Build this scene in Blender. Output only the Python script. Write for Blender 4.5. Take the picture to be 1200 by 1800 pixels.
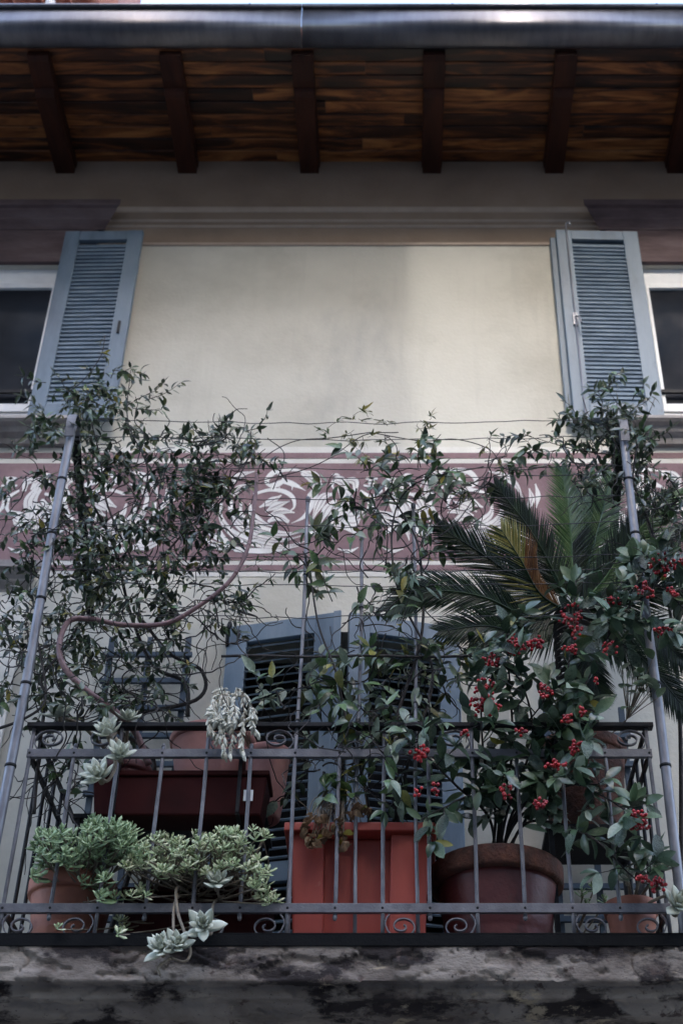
import bpy, math, random
from mathutils import Vector, Matrix, noise
R = math.radians
for o in list(bpy.data.objects): bpy.data.objects.remove(o)
scene = bpy.context.scene
COL = scene.collection

# ------------------------------------------------------------------ camera
FPX, PX, PY = 2500.0, 703.0, 900.0
PITCH = R(37.4)
CAM = Vector((0.0, -6.4, 1.6))
cd = bpy.data.cameras.new('camera'); cam = bpy.data.objects.new('camera', cd); COL.objects.link(cam)
cam.location = CAM; cam.rotation_euler = (R(90) + PITCH, 0, 0)
cd.sensor_fit = 'VERTICAL'; cd.sensor_height = 36; cd.sensor_width = 24
cd.lens = FPX / 1800 * 36; cd.shift_x = -(PX - 600) / 1800
cd.clip_start = 0.05; cd.clip_end = 2000
cd.dof.use_dof = True; cd.dof.focus_distance = 6.05; cd.dof.aperture_fstop = 2.2
scene.camera = cam
# ------------------------------------------------------------------ world, sun, exposure
SUN_T, SUN_X = 0.61, 0.095           # rise and sideways shift for each metre away from the wall
elev = math.atan(SUN_T / math.hypot(1, SUN_X)); azim = math.atan2(SUN_X, -1)
w = bpy.data.worlds.new('World'); scene.world = w; w.use_nodes = True
nt = w.node_tree; nt.nodes.clear()
sky = nt.nodes.new('ShaderNodeTexSky'); sky.sky_type = 'NISHITA'; sky.sun_disc = False
sky.sun_elevation = elev; sky.sun_rotation = azim
sky.air_density = 0.9; sky.dust_density = 3.0; sky.ozone_density = 1.2
bg = nt.nodes.new('ShaderNodeBackground'); bg.inputs[1].default_value = 0.15
wo = nt.nodes.new('ShaderNodeOutputWorld')
nt.links.new(sky.outputs[0], bg.inputs[0]); nt.links.new(bg.outputs[0], wo.inputs[0])
sd = bpy.data.lights.new('sun', 'SUN'); sd.energy = 0.5; sd.angle = R(0.45); sd.color = (0.165, 0.161, 0.156)   # a veiled, hazy sun
sun = bpy.data.objects.new('sun', sd); COL.objects.link(sun)
sun.rotation_euler = Vector((-SUN_X, 1, -SUN_T)).to_track_quat('-Z', 'Y').to_euler()
sun.location = (2, -20, 20)
vs = scene.view_settings
scene.display_settings.display_device = 'sRGB'
vs.view_transform = 'Standard'; vs.look = 'None'; vs.gamma = 1; vs.use_curve_mapping = False
vs.exposure = 3.45

# ------------------------------------------------------------------ geometry helpers
ct, st = math.cos(PITCH), math.sin(PITCH)
def ray(u, v):
    x, y = (u - PX) / FPX, (PY - v) / FPX
    return Vector((x, ct - y * st, st + y * ct))
def P(u, v, Y):                       # the point at photo position u, v on the vertical plane Y
    d = ray(u, v); return CAM + d * ((Y - CAM.y) / d.y)
def ppm(u, v, Y):                     # pixels per metre there
    p = P(u, v, Y) - CAM; return FPX / (p.y * ct + p.z * st)
def lerp(a, b, t): return a + (b - a) * t
def catmull(pts, n=6):
    pts = [Vector(p) for p in pts]
    if len(pts) < 3: return [pts[0].lerp(pts[-1], i / n) for i in range(n + 1)]
    q = [pts[0] * 2 - pts[1]] + pts + [pts[-1] * 2 - pts[-2]]
    out = []
    for i in range(1, len(q) - 2):
        a, b, c, d = q[i-1], q[i], q[i+1], q[i+2]
        for k in range(n):
            t = k / n
            out.append(0.5 * ((2*b) + (c-a)*t + (2*a-5*b+4*c-d)*t*t + (3*b-a-3*c+d)*t**3))
    out.append(pts[-1]); return out
WORLD = {}
def wpos(o): return WORLD.get(o.name, Vector((0, 0, 0)))
class MB:
    def __init__(s): s.v = []; s.f = []
    def add(s, vs_, fs):
        b = len(s.v); s.v += [tuple(p) for p in vs_]; s.f += [tuple(i + b for i in f) for f in fs]; return s
    def box(s, x0, x1, y0, y1, z0, z1):
        return s.add([(x0,y0,z0),(x1,y0,z0),(x1,y1,z0),(x0,y1,z0),(x0,y0,z1),(x1,y0,z1),(x1,y1,z1),(x0,y1,z1)],
                     [(0,3,2,1),(4,5,6,7),(0,1,5,4),(1,2,6,5),(2,3,7,6),(3,0,4,7)])
    def obox(s, c, ax, ay, az, hx, hy, hz):
        c = Vector(c); vs_ = [c + ax*hx*i + ay*hy*j + az*hz*k for k in (-1,1) for i, j in ((-1,-1),(1,-1),(1,1),(-1,1))]
        return s.add(vs_, [(0,3,2,1),(4,5,6,7),(0,1,5,4),(1,2,6,5),(2,3,7,6),(3,0,4,7)])
    def tube(s, pts, r, n=6, cap=True):
        pts = [Vector(p) for p in pts]; m = len(pts)
        rr = [r] * m if not isinstance(r, (list, tuple)) else [lerp(r[0], r[1], i/(m-1)) for i in range(m)] if len(r) == 2 and m != 2 else list(r)
        t0 = (pts[1] - pts[0]).normalized()
        nrm = t0.cross(Vector((0,0,1)));
        if nrm.length < 1e-3: nrm = t0.cross(Vector((1,0,0)))
        nrm.normalize(); vs_ = []
        for i, p in enumerate(pts):
            t = (pts[min(i+1, m-1)] - pts[max(i-1, 0)])
            if t.length < 1e-9: t = t0.copy()
            t.normalize(); nrm = nrm - t * nrm.dot(t)
            if nrm.length < 1e-6: nrm = t.orthogonal()
            nrm.normalize(); b = t.cross(nrm)
            for k in range(n):
                a = 2*math.pi*k/n; vs_.append(p + (nrm*math.cos(a) + b*math.sin(a))*rr[i])
        fs = [(i*n+k, i*n+(k+1)%n, (i+1)*n+(k+1)%n, (i+1)*n+k) for i in range(m-1) for k in range(n)]
        if cap: fs += [tuple(range(n-1, -1, -1)), tuple((m-1)*n + k for k in range(n))]
        return s.add(vs_, fs)
    def lathe(s, c, prof, n=40, closed=False):
        vs_ = [(c[0]+r*math.cos(2*math.pi*k/n), c[1]+r*math.sin(2*math.pi*k/n), c[2]+z) for r, z in prof for k in range(n)]
        m = len(prof)
        return s.add(vs_, [(i*n+k, i*n+(k+1)%n, (i+1)*n+(k+1)%n, (i+1)*n+k) for i in range(m-1) for k in range(n)])
    def extrude_x(s, prof, x0, x1):   # closed profile of (Y, Z)
        n = len(prof)
        vs_ = [(x0, y, z) for y, z in prof] + [(x1, y, z) for y, z in prof]
        return s.add(vs_, [(i, (i+1)%n, n+(i+1)%n, n+i) for i in range(n)] + [tuple(range(n-1,-1,-1)), tuple(range(n, 2*n))])
    def build(s, name, mat, parent=None, smooth=False, bevel=0, origin=None, kind=None):
        if origin is None:
            xs, ys, zs = zip(*s.v)
            origin = Vector(((min(xs)+max(xs))/2, (min(ys)+max(ys))/2, min(zs)))
        origin = Vector(origin)
        me = bpy.data.meshes.new(name)
        me.from_pydata([(x-origin.x, y-origin.y, z-origin.z) for x, y, z in s.v], [], s.f); me.update()
        if smooth: me.polygons.foreach_set('use_smooth', [True]*len(me.polygons))
        me.materials.append(mat)
        return link(name, me, origin, parent, bevel=bevel, kind=kind)
def link(name, me, origin, parent=None, rot=None, bevel=0, kind=None, scale=None):
    o = bpy.data.objects.new(name, me); COL.objects.link(o)
    if parent is not None: o.parent = parent
    off = wpos(parent) if parent is not None else Vector((0,0,0))
    o.location = Vector(origin) - off
    if rot is not None:
        o.rotation_mode = 'QUATERNION'; o.rotation_quaternion = rot
    if scale: o.scale = (scale,)*3
    WORLD[o.name] = Vector(origin)
    if bevel:
        b = o.modifiers.new('bevel', 'BEVEL'); b.width = bevel; b.segments = 2; b.limit_method = 'ANGLE'
    if kind: o['kind'] = kind
    return o
def thing(name, label, cat, loc, group=None):
    o = link(name, None, loc); tag(o, label, cat, group); o.empty_display_size = 0.05; return o
def tag(o, label, cat, group=None, kind=None):
    o['label'] = label; o['category'] = cat
    if group: o['group'] = group
    if kind: o['kind'] = kind
    return o

# ------------------------------------------------------------------ materials
def mk(name, stops, scale=4.0, rough=0.6, bump=0.0, bscale=60.0, detail=6.0, stretch=(1,1,1), metal=0.0,
       dist=0.0, spots=None, rand=0.0, spec=0.5, transl=None, sss=None, coat=0.0, warp=True):
    m = bpy.data.materials.new(name); m.use_nodes = True; t = m.node_tree; N = t.nodes; L = t.links
    b = N['Principled BSDF']; b.inputs['Metallic'].default_value = metal
    b.inputs['Specular IOR Level'].default_value = spec; b.inputs['Coat Weight'].default_value = coat
    tc = N.new('ShaderNodeTexCoord'); oi = N.new('ShaderNodeObjectInfo'); ge = N.new('ShaderNodeNewGeometry')
    mp = N.new('ShaderNodeMapping'); mp.inputs['Scale'].default_value = stretch
    rs = N.new('ShaderNodeMath'); rs.operation = 'ADD'; L.new(oi.outputs['Random'], rs.inputs[0]); L.new(ge.outputs['Random Per Island'], rs.inputs[1])
    fr = N.new('ShaderNodeMath'); fr.operation = 'FRACT'; L.new(rs.outputs[0], fr.inputs[0])
    mul = N.new('ShaderNodeMath'); mul.operation = 'MULTIPLY'; mul.inputs[1].default_value = 37.0; L.new(oi.outputs['Random'], mul.inputs[0])
    L.new(tc.outputs['Object'], mp.inputs['Vector']); L.new(mul.outputs[0], mp.inputs['Location'])
    n1 = N.new('ShaderNodeTexNoise'); n1.inputs['Scale'].default_value = scale; n1.inputs['Detail'].default_value = detail; n1.inputs['Distortion'].default_value = dist
    n1.inputs['Roughness'].default_value = 0.6
    L.new(mp.outputs[0], n1.inputs['Vector'])
    cr = N.new('ShaderNodeValToRGB'); e = cr.color_ramp.elements
    while len(e) < len(stops): e.new(0.5)
    for i, (p_, c) in enumerate(stops): e[i].position = p_; e[i].color = (*c, 1)
    src = n1.outputs['Fac']
    if rand:
        mx = N.new('ShaderNodeMath'); mx.operation = 'MULTIPLY_ADD'; mx.inputs[1].default_value = rand
        sub = N.new('ShaderNodeMath'); sub.operation = 'SUBTRACT'; sub.inputs[1].default_value = 0.5
        L.new(fr.outputs[0], sub.inputs[0]); L.new(sub.outputs[0], mx.inputs[0]); L.new(n1.outputs['Fac'], mx.inputs[2]); src = mx.outputs[0]
    L.new(src, cr.inputs[0]); col = cr.outputs[0]
    if spots:                          # (scale, threshold, softness, colour, stretch)
        for sc, th, so, c, ss in spots:
            m2 = N.new('ShaderNodeMapping'); m2.inputs['Scale'].default_value = ss; L.new(tc.outputs['Object'], m2.inputs[0]); L.new(mul.outputs[0], m2.inputs['Location'])
            n2 = N.new('ShaderNodeTexNoise'); n2.inputs['Scale'].default_value = sc; n2.inputs['Detail'].default_value = 8; n2.inputs['Roughness'].default_value = 0.65
            L.new(m2.outputs[0], n2.inputs['Vector'])
            mr = N.new('ShaderNodeMapRange'); mr.inputs[1].default_value = th - so; mr.inputs[2].default_value = th + so; L.new(n2.outputs['Fac'], mr.inputs[0])
            mi = N.new('ShaderNodeMixRGB'); mi.inputs[2].default_value = (*c, 1); L.new(mr.outputs[0], mi.inputs[0]); L.new(col, mi.inputs[1]); col = mi.outputs[0]
    L.new(col, b.inputs['Base Color'])
    rr = N.new('ShaderNodeMapRange'); rr.inputs[3].default_value = max(0.02, rough - 0.1); rr.inputs[4].default_value = min(1, rough + 0.1)
    L.new(n1.outputs['Fac'], rr.inputs[0]); L.new(rr.outputs[0], b.inputs['Roughness'])
    if bump:
        nb = N.new('ShaderNodeTexNoise'); nb.inputs['Scale'].default_value = bscale; nb.inputs['Detail'].default_value = 8
        L.new(mp.outputs[0], nb.inputs['Vector'])
        bp = N.new('ShaderNodeBump'); bp.inputs['Strength'].default_value = bump; bp.inputs['Distance'].default_value = 0.01
        L.new(nb.outputs['Fac'], bp.inputs['Height']); L.new(bp.outputs[0], b.inputs['Normal'])
    if transl:
        tr = N.new('ShaderNodeBsdfTranslucent'); ms = N.new('ShaderNodeMixShader'); ms.inputs[0].default_value = transl
        L.new(col, tr.inputs['Color']); out = N['Material Output']
        L.new(b.outputs[0], ms.inputs[1]); L.new(tr.outputs[0], ms.inputs[2]); L.new(ms.outputs[0], out.inputs['Surface'])
    return m
M = {}
M['wall'] = mk('cream_plaster', [(0.30,(0.43,0.405,0.335)),(0.5,(0.55,0.52,0.44)),(0.72,(0.61,0.58,0.495))], 1.3, 0.9, 0.25, 45, spec=0.2, detail=9,
               spots=[(0.9,0.66,0.10,(0.37,0.36,0.32),(1,1,0.5)),(7,0.74,0.05,(0.40,0.37,0.30),(1,1,1)),(1.1,0.70,0.12,(0.47,0.445,0.375),(5,1,0.4)),(26,0.76,0.02,(0.36,0.335,0.28),(1,1,1))])
M['taupe'] = mk('taupe_shaded_plaster', [(0.3,(0.22,0.155,0.11)),(0.55,(0.29,0.21,0.15)),(0.75,(0.345,0.255,0.19))], 1.6, 0.9, 0.25, 45, spec=0.2, detail=9)
M['paleline'] = mk('pale_plaster', [(0.3,(0.55,0.52,0.46)),(0.7,(0.70,0.67,0.60))], 5, 0.9, 0.2, 60, spec=0.2)
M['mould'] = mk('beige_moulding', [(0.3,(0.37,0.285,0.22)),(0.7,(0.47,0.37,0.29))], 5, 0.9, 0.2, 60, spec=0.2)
M['purple'] = mk('purple_plaster', [(0.3,(0.18,0.115,0.12)),(0.55,(0.24,0.155,0.158)),(0.75,(0.30,0.205,0.205))], 6, 0.9, 0.2, 70, spec=0.2, spots=[(30,0.68,0.05,(0.34,0.25,0.25),(1,1,1))])
M['scroll'] = mk('white_sgraffito', [(0.3,(0.66,0.63,0.58)),(0.7,(0.80,0.77,0.72))], 8, 0.9, 0.15, 80, spec=0.2)
M['stone'] = mk('purple_grey_stone', [(0.25,(0.055,0.036,0.036)),(0.5,(0.115,0.078,0.076)),(0.75,(0.175,0.13,0.125))], 5, 0.85, 0.5, 50, spec=0.3, stretch=(0.5,1,2))
M['sillstone'] = mk('grey_stone', [(0.25,(0.20,0.175,0.165)),(0.75,(0.36,0.33,0.31))], 7, 0.85, 0.4, 60, spec=0.3)
M['shutter'] = mk('blue_grey_paint', [(0.28,(0.060,0.090,0.125)),(0.5,(0.115,0.160,0.205)),(0.72,(0.165,0.21,0.25))], 5, 0.5, 0.12, 90, stretch=(1,1,0.25), rand=0.10, spots=[(9,0.70,0.04,(0.08,0.10,0.125),(1,1,0.4))])
M['whiteframe'] = mk('white_window_paint', [(0.3,(0.62,0.62,0.62)),(0.7,(0.78,0.78,0.77))], 6, 0.45)
M['glass'] = mk('dark_window_glass', [(0.3,(0.012,0.014,0.018)),(0.7,(0.022,0.024,0.03))], 3, 0.10, 0.03, 4, spec=0.25, spots=[(120,0.76,0.02,(0.06,0.06,0.065),(1,1,1))])
M['wood'] = mk('stained_soffit_wood', [(0.30,(0.012,0.005,0.003)),(0.46,(0.05,0.015,0.006)),(0.57,(0.20,0.062,0.017)),(0.72,(0.42,0.165,0.048))], 3.6, 0.45, 0.15, 30, stretch=(0.45,3,3), dist=1.2, rand=0.25, spots=[(5,0.66,0.03,(0.03,0.011,0.006),(0.6,3,3))])
M['rafter'] = mk('dark_rafter_wood', [(0.3,(0.018,0.006,0.004)),(0.7,(0.06,0.018,0.009))], 3, 0.6, 0.2, 30, spec=0.2, stretch=(3,0.5,3), dist=0.8)
M['gutter'] = mk('grey_gutter_metal', [(0.3,(0.085,0.083,0.095)),(0.7,(0.14,0.137,0.15))], 9, 0.36, 0.06, 12, metal=0.7, stretch=(2,0.6,0.6), spots=[(6,0.68,0.05,(0.08,0.08,0.09),(1,0.3,0.3))])
M['tile'] = mk('roof_tile', [(0.3,(0.20,0.07,0.045)),(0.7,(0.36,0.16,0.10))], 8, 0.85, 0.3, 60)
M['iron'] = mk('painted_iron', [(0.3,(0.085,0.083,0.092)),(0.6,(0.145,0.142,0.152)),(0.8,(0.20,0.195,0.205))], 16, 0.45, 0.2, 120, spots=[(40,0.70,0.04,(0.05,0.032,0.026),(1,1,1))])
M['irondark'] = mk('dark_iron', [(0.3,(0.007,0.007,0.008)),(0.7,(0.018,0.018,0.02))], 12, 0.55, 0.2, 120, spec=0.2)
M['baseiron'] = mk('soot_black_iron', [(0.3,(0.004,0.004,0.0045)),(0.7,(0.010,0.010,0.010))], 9, 0.7, 0.2, 90, spec=0.08)
M['pipe'] = mk('galvanised_pipe', [(0.3,(0.12,0.12,0.135)),(0.55,(0.20,0.20,0.215)),(0.8,(0.28,0.28,0.295))], 14, 0.42, 0.1, 100, metal=0.3, stretch=(1,1,0.4), spots=[(25,0.68,0.05,(0.13,0.12,0.12),(1,1,0.3))])
M['wire'] = mk('black_wire', [(0.3,(0.02,0.02,0.022)),(0.7,(0.04,0.04,0.04))], 20, 0.5)
M['slab'] = mk('weathered_render', [(0.30,(0.055,0.042,0.036)),(0.42,(0.17,0.138,0.115)),(0.55,(0.28,0.235,0.195)),(0.75,(0.38,0.325,0.27))], 3.0, 0.92, 0.45, 85, detail=12, dist=0.4, spec=0.15, stretch=(0.8,1,1.3),
               spots=[(3.2,0.545,0.03,(0.040,0.032,0.030),(0.8,1.2,1.6)),(4.5,0.64,0.02,(0.40,0.32,0.22),(0.7,1,1.5)),(12,0.63,0.03,(0.10,0.072,0.062),(1,1,1)),(40,0.66,0.03,(0.05,0.042,0.04),(1,1,1))])
M['terra'] = mk('terracotta', [(0.3,(0.23,0.085,0.055)),(0.55,(0.36,0.135,0.085)),(0.8,(0.43,0.19,0.125))], 6, 0.7, 0.2, 60, spots=[(10,0.70,0.06,(0.16,0.10,0.09),(1,1,1))])
M['terrapink'] = mk('pink_terracotta', [(0.3,(0.30,0.13,0.115)),(0.7,(0.44,0.23,0.205))], 5, 0.7, 0.15, 60, spots=[(9,0.72,0.05,(0.16,0.10,0.10),(1,1,1))])
M['redplastic'] = mk('brick_red_plastic', [(0.3,(0.28,0.040,0.027)),(0.7,(0.41,0.066,0.042))], 4, 0.5, 0.06, 40, stretch=(1,1,0.4), spots=[(6,0.62,0.10,(0.20,0.035,0.025),(1,1,0.25)),(16,0.72,0.06,(0.42,0.17,0.13),(1,1,0.5)),(4,0.72,0.05,(0.34,0.14,0.10),(2,2,0.3))])
M['darkred'] = mk('dark_red_plastic', [(0.3,(0.022,0.003,0.003)),(0.7,(0.042,0.006,0.006))], 5, 0.6, 0.05, 50, spec=0.12)
M['potred'] = mk('oxblood_glazed_clay', [(0.3,(0.065,0.017,0.018)),(0.6,(0.115,0.028,0.027)),(0.8,(0.155,0.05,0.043))], 6, 0.5, 0.25, 50, spots=[(9,0.66,0.06,(0.075,0.04,0.03),(1,1,1))])
M['mossrim'] = mk('mossy_clay', [(0.3,(0.035,0.018,0.012)),(0.55,(0.10,0.038,0.024)),(0.8,(0.19,0.07,0.04))], 14, 0.9, 0.9, 60)
M['soil'] = mk('soil', [(0.3,(0.02,0.014,0.01)),(0.7,(0.06,0.042,0.03))], 30, 0.95, 0.9, 90)
M['trellis'] = mk('blue_trellis_paint', [(0.3,(0.028,0.042,0.060)),(0.7,(0.065,0.092,0.120))], 8, 0.6, 0.15, 80)
M['bark'] = mk('dark_bark', [(0.3,(0.012,0.010,0.009)),(0.7,(0.042,0.034,0.030))], 25, 0.8, 0.5, 120)
M['purplestem'] = mk('purple_brown_stem', [(0.3,(0.11,0.055,0.055)),(0.7,(0.22,0.125,0.12))], 14, 0.5, 0.25, 90)
M['palestem'] = mk('pale_woody_stem', [(0.3,(0.13,0.10,0.07)),(0.7,(0.26,0.21,0.15))], 18, 0.8, 0.5, 120)
M['jas'] = mk('jasmine_leaf', [(0.2,(0.012,0.020,0.011)),(0.5,(0.028,0.046,0.021)),(0.8,(0.075,0.10,0.05))], 9, 0.30, rand=0.5, transl=0.12)
M['vineleaf'] = mk('glossy_vine_leaf', [(0.2,(0.034,0.066,0.024)),(0.5,(0.068,0.120,0.040)),(0.8,(0.135,0.20,0.085))], 9, 0.30, rand=0.6, transl=0.15)
M['berryleaf'] = mk('leathery_leaf', [(0.2,(0.014,0.030,0.017)),(0.5,(0.034,0.062,0.034)),(0.8,(0.095,0.135,0.085))], 9, 0.30, 0.5, 22, rand=0.55, transl=0.08)
M['yellow'] = mk('yellowing_leaf', [(0.2,(0.12,0.13,0.03)),(0.5,(0.24,0.22,0.04)),(0.8,(0.34,0.27,0.06))], 9, 0.45, rand=0.6, transl=0.2)
M['olive'] = mk('olive_leaf', [(0.2,(0.05,0.06,0.022)),(0.5,(0.09,0.10,0.035)),(0.8,(0.16,0.15,0.05))], 9, 0.45, rand=0.6, transl=0.2)
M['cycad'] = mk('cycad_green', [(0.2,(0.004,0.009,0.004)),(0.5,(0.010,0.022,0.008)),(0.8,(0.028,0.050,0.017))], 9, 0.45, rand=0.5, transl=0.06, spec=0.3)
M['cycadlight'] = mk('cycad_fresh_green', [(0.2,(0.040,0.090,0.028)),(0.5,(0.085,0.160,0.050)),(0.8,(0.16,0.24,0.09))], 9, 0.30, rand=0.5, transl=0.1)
M['cycadbrown'] = mk('cycad_rust_leaflet', [(0.2,(0.09,0.035,0.012)),(0.5,(0.19,0.075,0.022)),(0.8,(0.27,0.12,0.03))], 9, 0.5, rand=0.5, transl=0.15)
M['sedum'] = mk('sedum_green', [(0.2,(0.15,0.225,0.10)),(0.5,(0.27,0.365,0.185)),(0.8,(0.42,0.49,0.28))], 25, 0.5, rand=0.5)
M['sedumpale'] = mk('sedum_pale', [(0.2,(0.24,0.31,0.14)),(0.5,(0.42,0.48,0.26)),(0.8,(0.60,0.58,0.37))], 25, 0.5, rand=0.6)
M['ghost'] = mk('powdery_succulent', [(0.2,(0.30,0.32,0.245)),(0.5,(0.42,0.435,0.34)),(0.8,(0.56,0.565,0.45))], 14, 0.6, rand=0.4)
M['white'] = mk('felted_white_leaf', [(0.2,(0.33,0.31,0.24)),(0.5,(0.45,0.43,0.34)),(0.8,(0.58,0.56,0.46))], 20, 0.7, rand=0.5)
M['dry'] = mk('withered_leaf', [(0.2,(0.10,0.055,0.03)),(0.5,(0.21,0.125,0.065)),(0.8,(0.33,0.22,0.12))], 20, 0.8, rand=0.5, transl=0.1)
M['greyleaf'] = mk('grey_green_leaf', [(0.2,(0.085,0.12,0.075)),(0.5,(0.15,0.195,0.13)),(0.8,(0.25,0.29,0.21))], 9, 0.42, rand=0.5, transl=0.1)
M['freshleaf'] = mk('fresh_leathery_leaf', [(0.2,(0.035,0.066,0.030)),(0.5,(0.068,0.115,0.050)),(0.8,(0.12,0.165,0.085))], 9, 0.4, 0.3, 22, rand=0.5, transl=0.12)
M['berry'] = mk('red_berry', [(0.2,(0.16,0.006,0.010)),(0.5,(0.31,0.010,0.014)),(0.8,(0.44,0.022,0.02))], 20, 0.25, rand=0.5)
M['interior'] = mk('unlit_room_black', [(0.3,(0.004,0.004,0.004)),(0.7,(0.008,0.008,0.008))], 3, 0.9)
M['street'] = mk('street_paving', [(0.3,(0.06,0.058,0.056)),(0.7,(0.11,0.105,0.10))], 3, 0.9, 0.4, 20)
M['opp'] = mk('dark_opposite_facade', [(0.3,(0.11,0.085,0.07)),(0.7,(0.17,0.13,0.105))], 1.2, 0.9, 0.2, 30)  # unseen opposite walls, kept dark to cut bounce under the eaves

# ------------------------------------------------------------------ setting: street
ZF = 3.645                              # balcony floor
s = MB().box(-450, 450, -450.0, 450.0, -0.3, 0.0).build('street', M['street']); s['kind'] = 'structure'

# ------------------------------------------------------------------ house
house = thing('house', 'cream plastered house front with painted purple frieze, blue-grey shutters and deep wooden eaves', 'house', (0, 0, 0))
HOLES = [(-3.3, -2.2, 7.10, 8.52), (1.56, 2.66, 7.10, 8.52), (-0.90, 0.30, ZF, 5.69), (-3.3, -2.2, 4.2, 5.75)]
xs = sorted({-7.0, 7.0} | {h[0] for h in HOLES} | {h[1] for h in HOLES}); zs = sorted({0.0, 9.72} | {h[2] for h in HOLES} | {h[3] for h in HOLES})
mb = MB()
for i in range(len(xs)-1):
    for j in range(len(zs)-1):
        cx, cz = (xs[i]+xs[i+1])/2, (zs[j]+zs[j+1])/2
        if any(h[0] < cx < h[1] and h[2] < cz < h[3] for h in HOLES): continue
        mb.add([(xs[i],0,zs[j]),(xs[i+1],0,zs[j]),(xs[i+1],0,zs[j+1]),(xs[i],0,zs[j+1])], [(0,1,2,3)])
for x0, x1, z0, z1 in HOLES:
    D = 0.32
    mb.add([(x0,0,z0),(x1,0,z0),(x1,0,z1),(x0,0,z1),(x0,D,z0),(x1,D,z0),(x1,D,z1),(x0,D,z1)], [(0,4,5,1),(1,5,6,2),(2,6,7,3),(3,7,4,0)])
mb.box(-7, 7, 0.5, 0.6, 0, 9.7)
mb.build('wall', M['wall'], house, origin=(0,0,0))
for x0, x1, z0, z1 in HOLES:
    MB().box(x0-0.02, x1+0.02, 0.322, 0.36, z0-0.02, z1+0.02).build('dark_interior', M['interior'], house)  # near-black panel, the unlit depth of the room put in as colour
# shallow mouldings between the windows
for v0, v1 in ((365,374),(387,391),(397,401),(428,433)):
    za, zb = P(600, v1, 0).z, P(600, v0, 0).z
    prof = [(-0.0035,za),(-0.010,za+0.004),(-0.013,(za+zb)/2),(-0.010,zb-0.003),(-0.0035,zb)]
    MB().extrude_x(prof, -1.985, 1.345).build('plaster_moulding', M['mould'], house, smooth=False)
MB().box(-7, 7, -0.003, 0.0, P(600,432,0).z+0.012, 9.70).build('taupe_band', M['taupe'], house)  # taupe band; colour also holds eave shade and warm bounce from the wood
# painted frieze
def zv(v): return P(700, v, 0).z
FR = MB().box(-7, 7, -0.003, 0.01, zv(1014), zv(786)).build('frieze', M['paleline'], house)
for v0, v1 in ((797,806.5),(815.5,985.5),(994,1003.5)):
    MB().box(-7, 7, -0.006, 0.0, zv(v1), zv(v0)).build('purple_stripe', M['purple'], FR)
STROKES = [
 ([(730,330),(700,420),(650,490),(570,530)],(40,30,4)),
 ([(650,190),(725,215),(778,290)],(20,46,5)),([(640,205),(715,255),(752,330)],(16,46,6)),([(690,345),(728,310),(716,270)],(30,52,20)),
 ([(660,196),(600,178),(500,180),(440,205),(408,255),(450,285),(508,262),(515,222),(480,205)],(10,34,24,8)),
 ([(430,275),(520,255),(600,280),(665,315)],(8,36,4)),([(580,268),(575,312)],(16,4)),
 ([(330,335),(430,310),(520,320),(580,360),(590,420),(560,450)],(18,30,8)),([(490,320),(492,288)],(16,4)),
 ([(360,425),(440,385),(505,345)],(10,50,8)),([(400,455),(470,415),(560,385)],(10,52,8)),([(420,480),(500,448),(592,460)],(10,46,8)),([(425,515),(490,490),(555,522)],(24,54,24)),
 ([(170,370),(180,470),(250,560),(380,620),(520,640),(645,612)],(30,66,6)),
 ([(240,400),(240,470),(300,540),(420,585),(560,600),(680,570)],(20,58,6)),
 ([(300,400),(310,470),(370,520),(450,552)],(14,48,6)),
 ([(110,400),(110,500),(190,600),(340,660),(520,684),(695,640)],(20,58,6)),
 ([(205,702),(340,712),(480,705),(620,680)],(34,36,6)),
 ([(90,560),(130,640),(200,692)],(20,40,20)),([(-5,625),(90,682),(190,692)],(20,44,24)),([(0,560),(60,610),(130,662)],(10,38,10)),
 ([(100,365),(150,275),(240,212),(330,188)],(10,46,6)),([(150,390),(220,305),(312,270)],(10,42,6)),([(60,300),(42,380),(88,470)],(10,44,6)),([(20,270),(0,350),(10,430)],(8,34,6)),
 ([(838,268),(870,246),(915,265),(930,315)],(24,62,54)),([(838,278),(850,308)],(18,5)),([(838,212),(868,208),(884,222),(878,245)],(10,16,22)),
 ([(905,248),(985,255),(992,320)],(20,52,30)),([(1030,318),(1082,360),(1082,425),(1040,482)],(16,32,10)),
 ([(905,310),(935,385),(905,465)],(60,92,84)),([(890,430),(870,500),(855,570),(838,645)],(70,90,40,8)),
 ([(845,338),(785,358),(742,430),(700,532)],(20,66,8)),([(855,385),(800,445),(758,545)],(30,56,8)),([(862,430),(830,505),(788,575)],(30,50,8)),
 ([(905,485),(985,480),(1055,445)],(34,50,8)),([(905,520),(985,528),(1025,500)],(30,46,8)),([(885,552),(960,572),(1010,612)],(20,34,6)),
 ([(868,562),(760,566),(672,540)],(40,40,6)),([(650,566),(740,600),(830,585)],(8,30,10)),([(875,700),(950,716),(1012,690)],(6,24,6)),
 ([(1130,236),(1096,236),(1085,265),(1110,286),(1150,282)],(18,18,12)),
]
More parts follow.
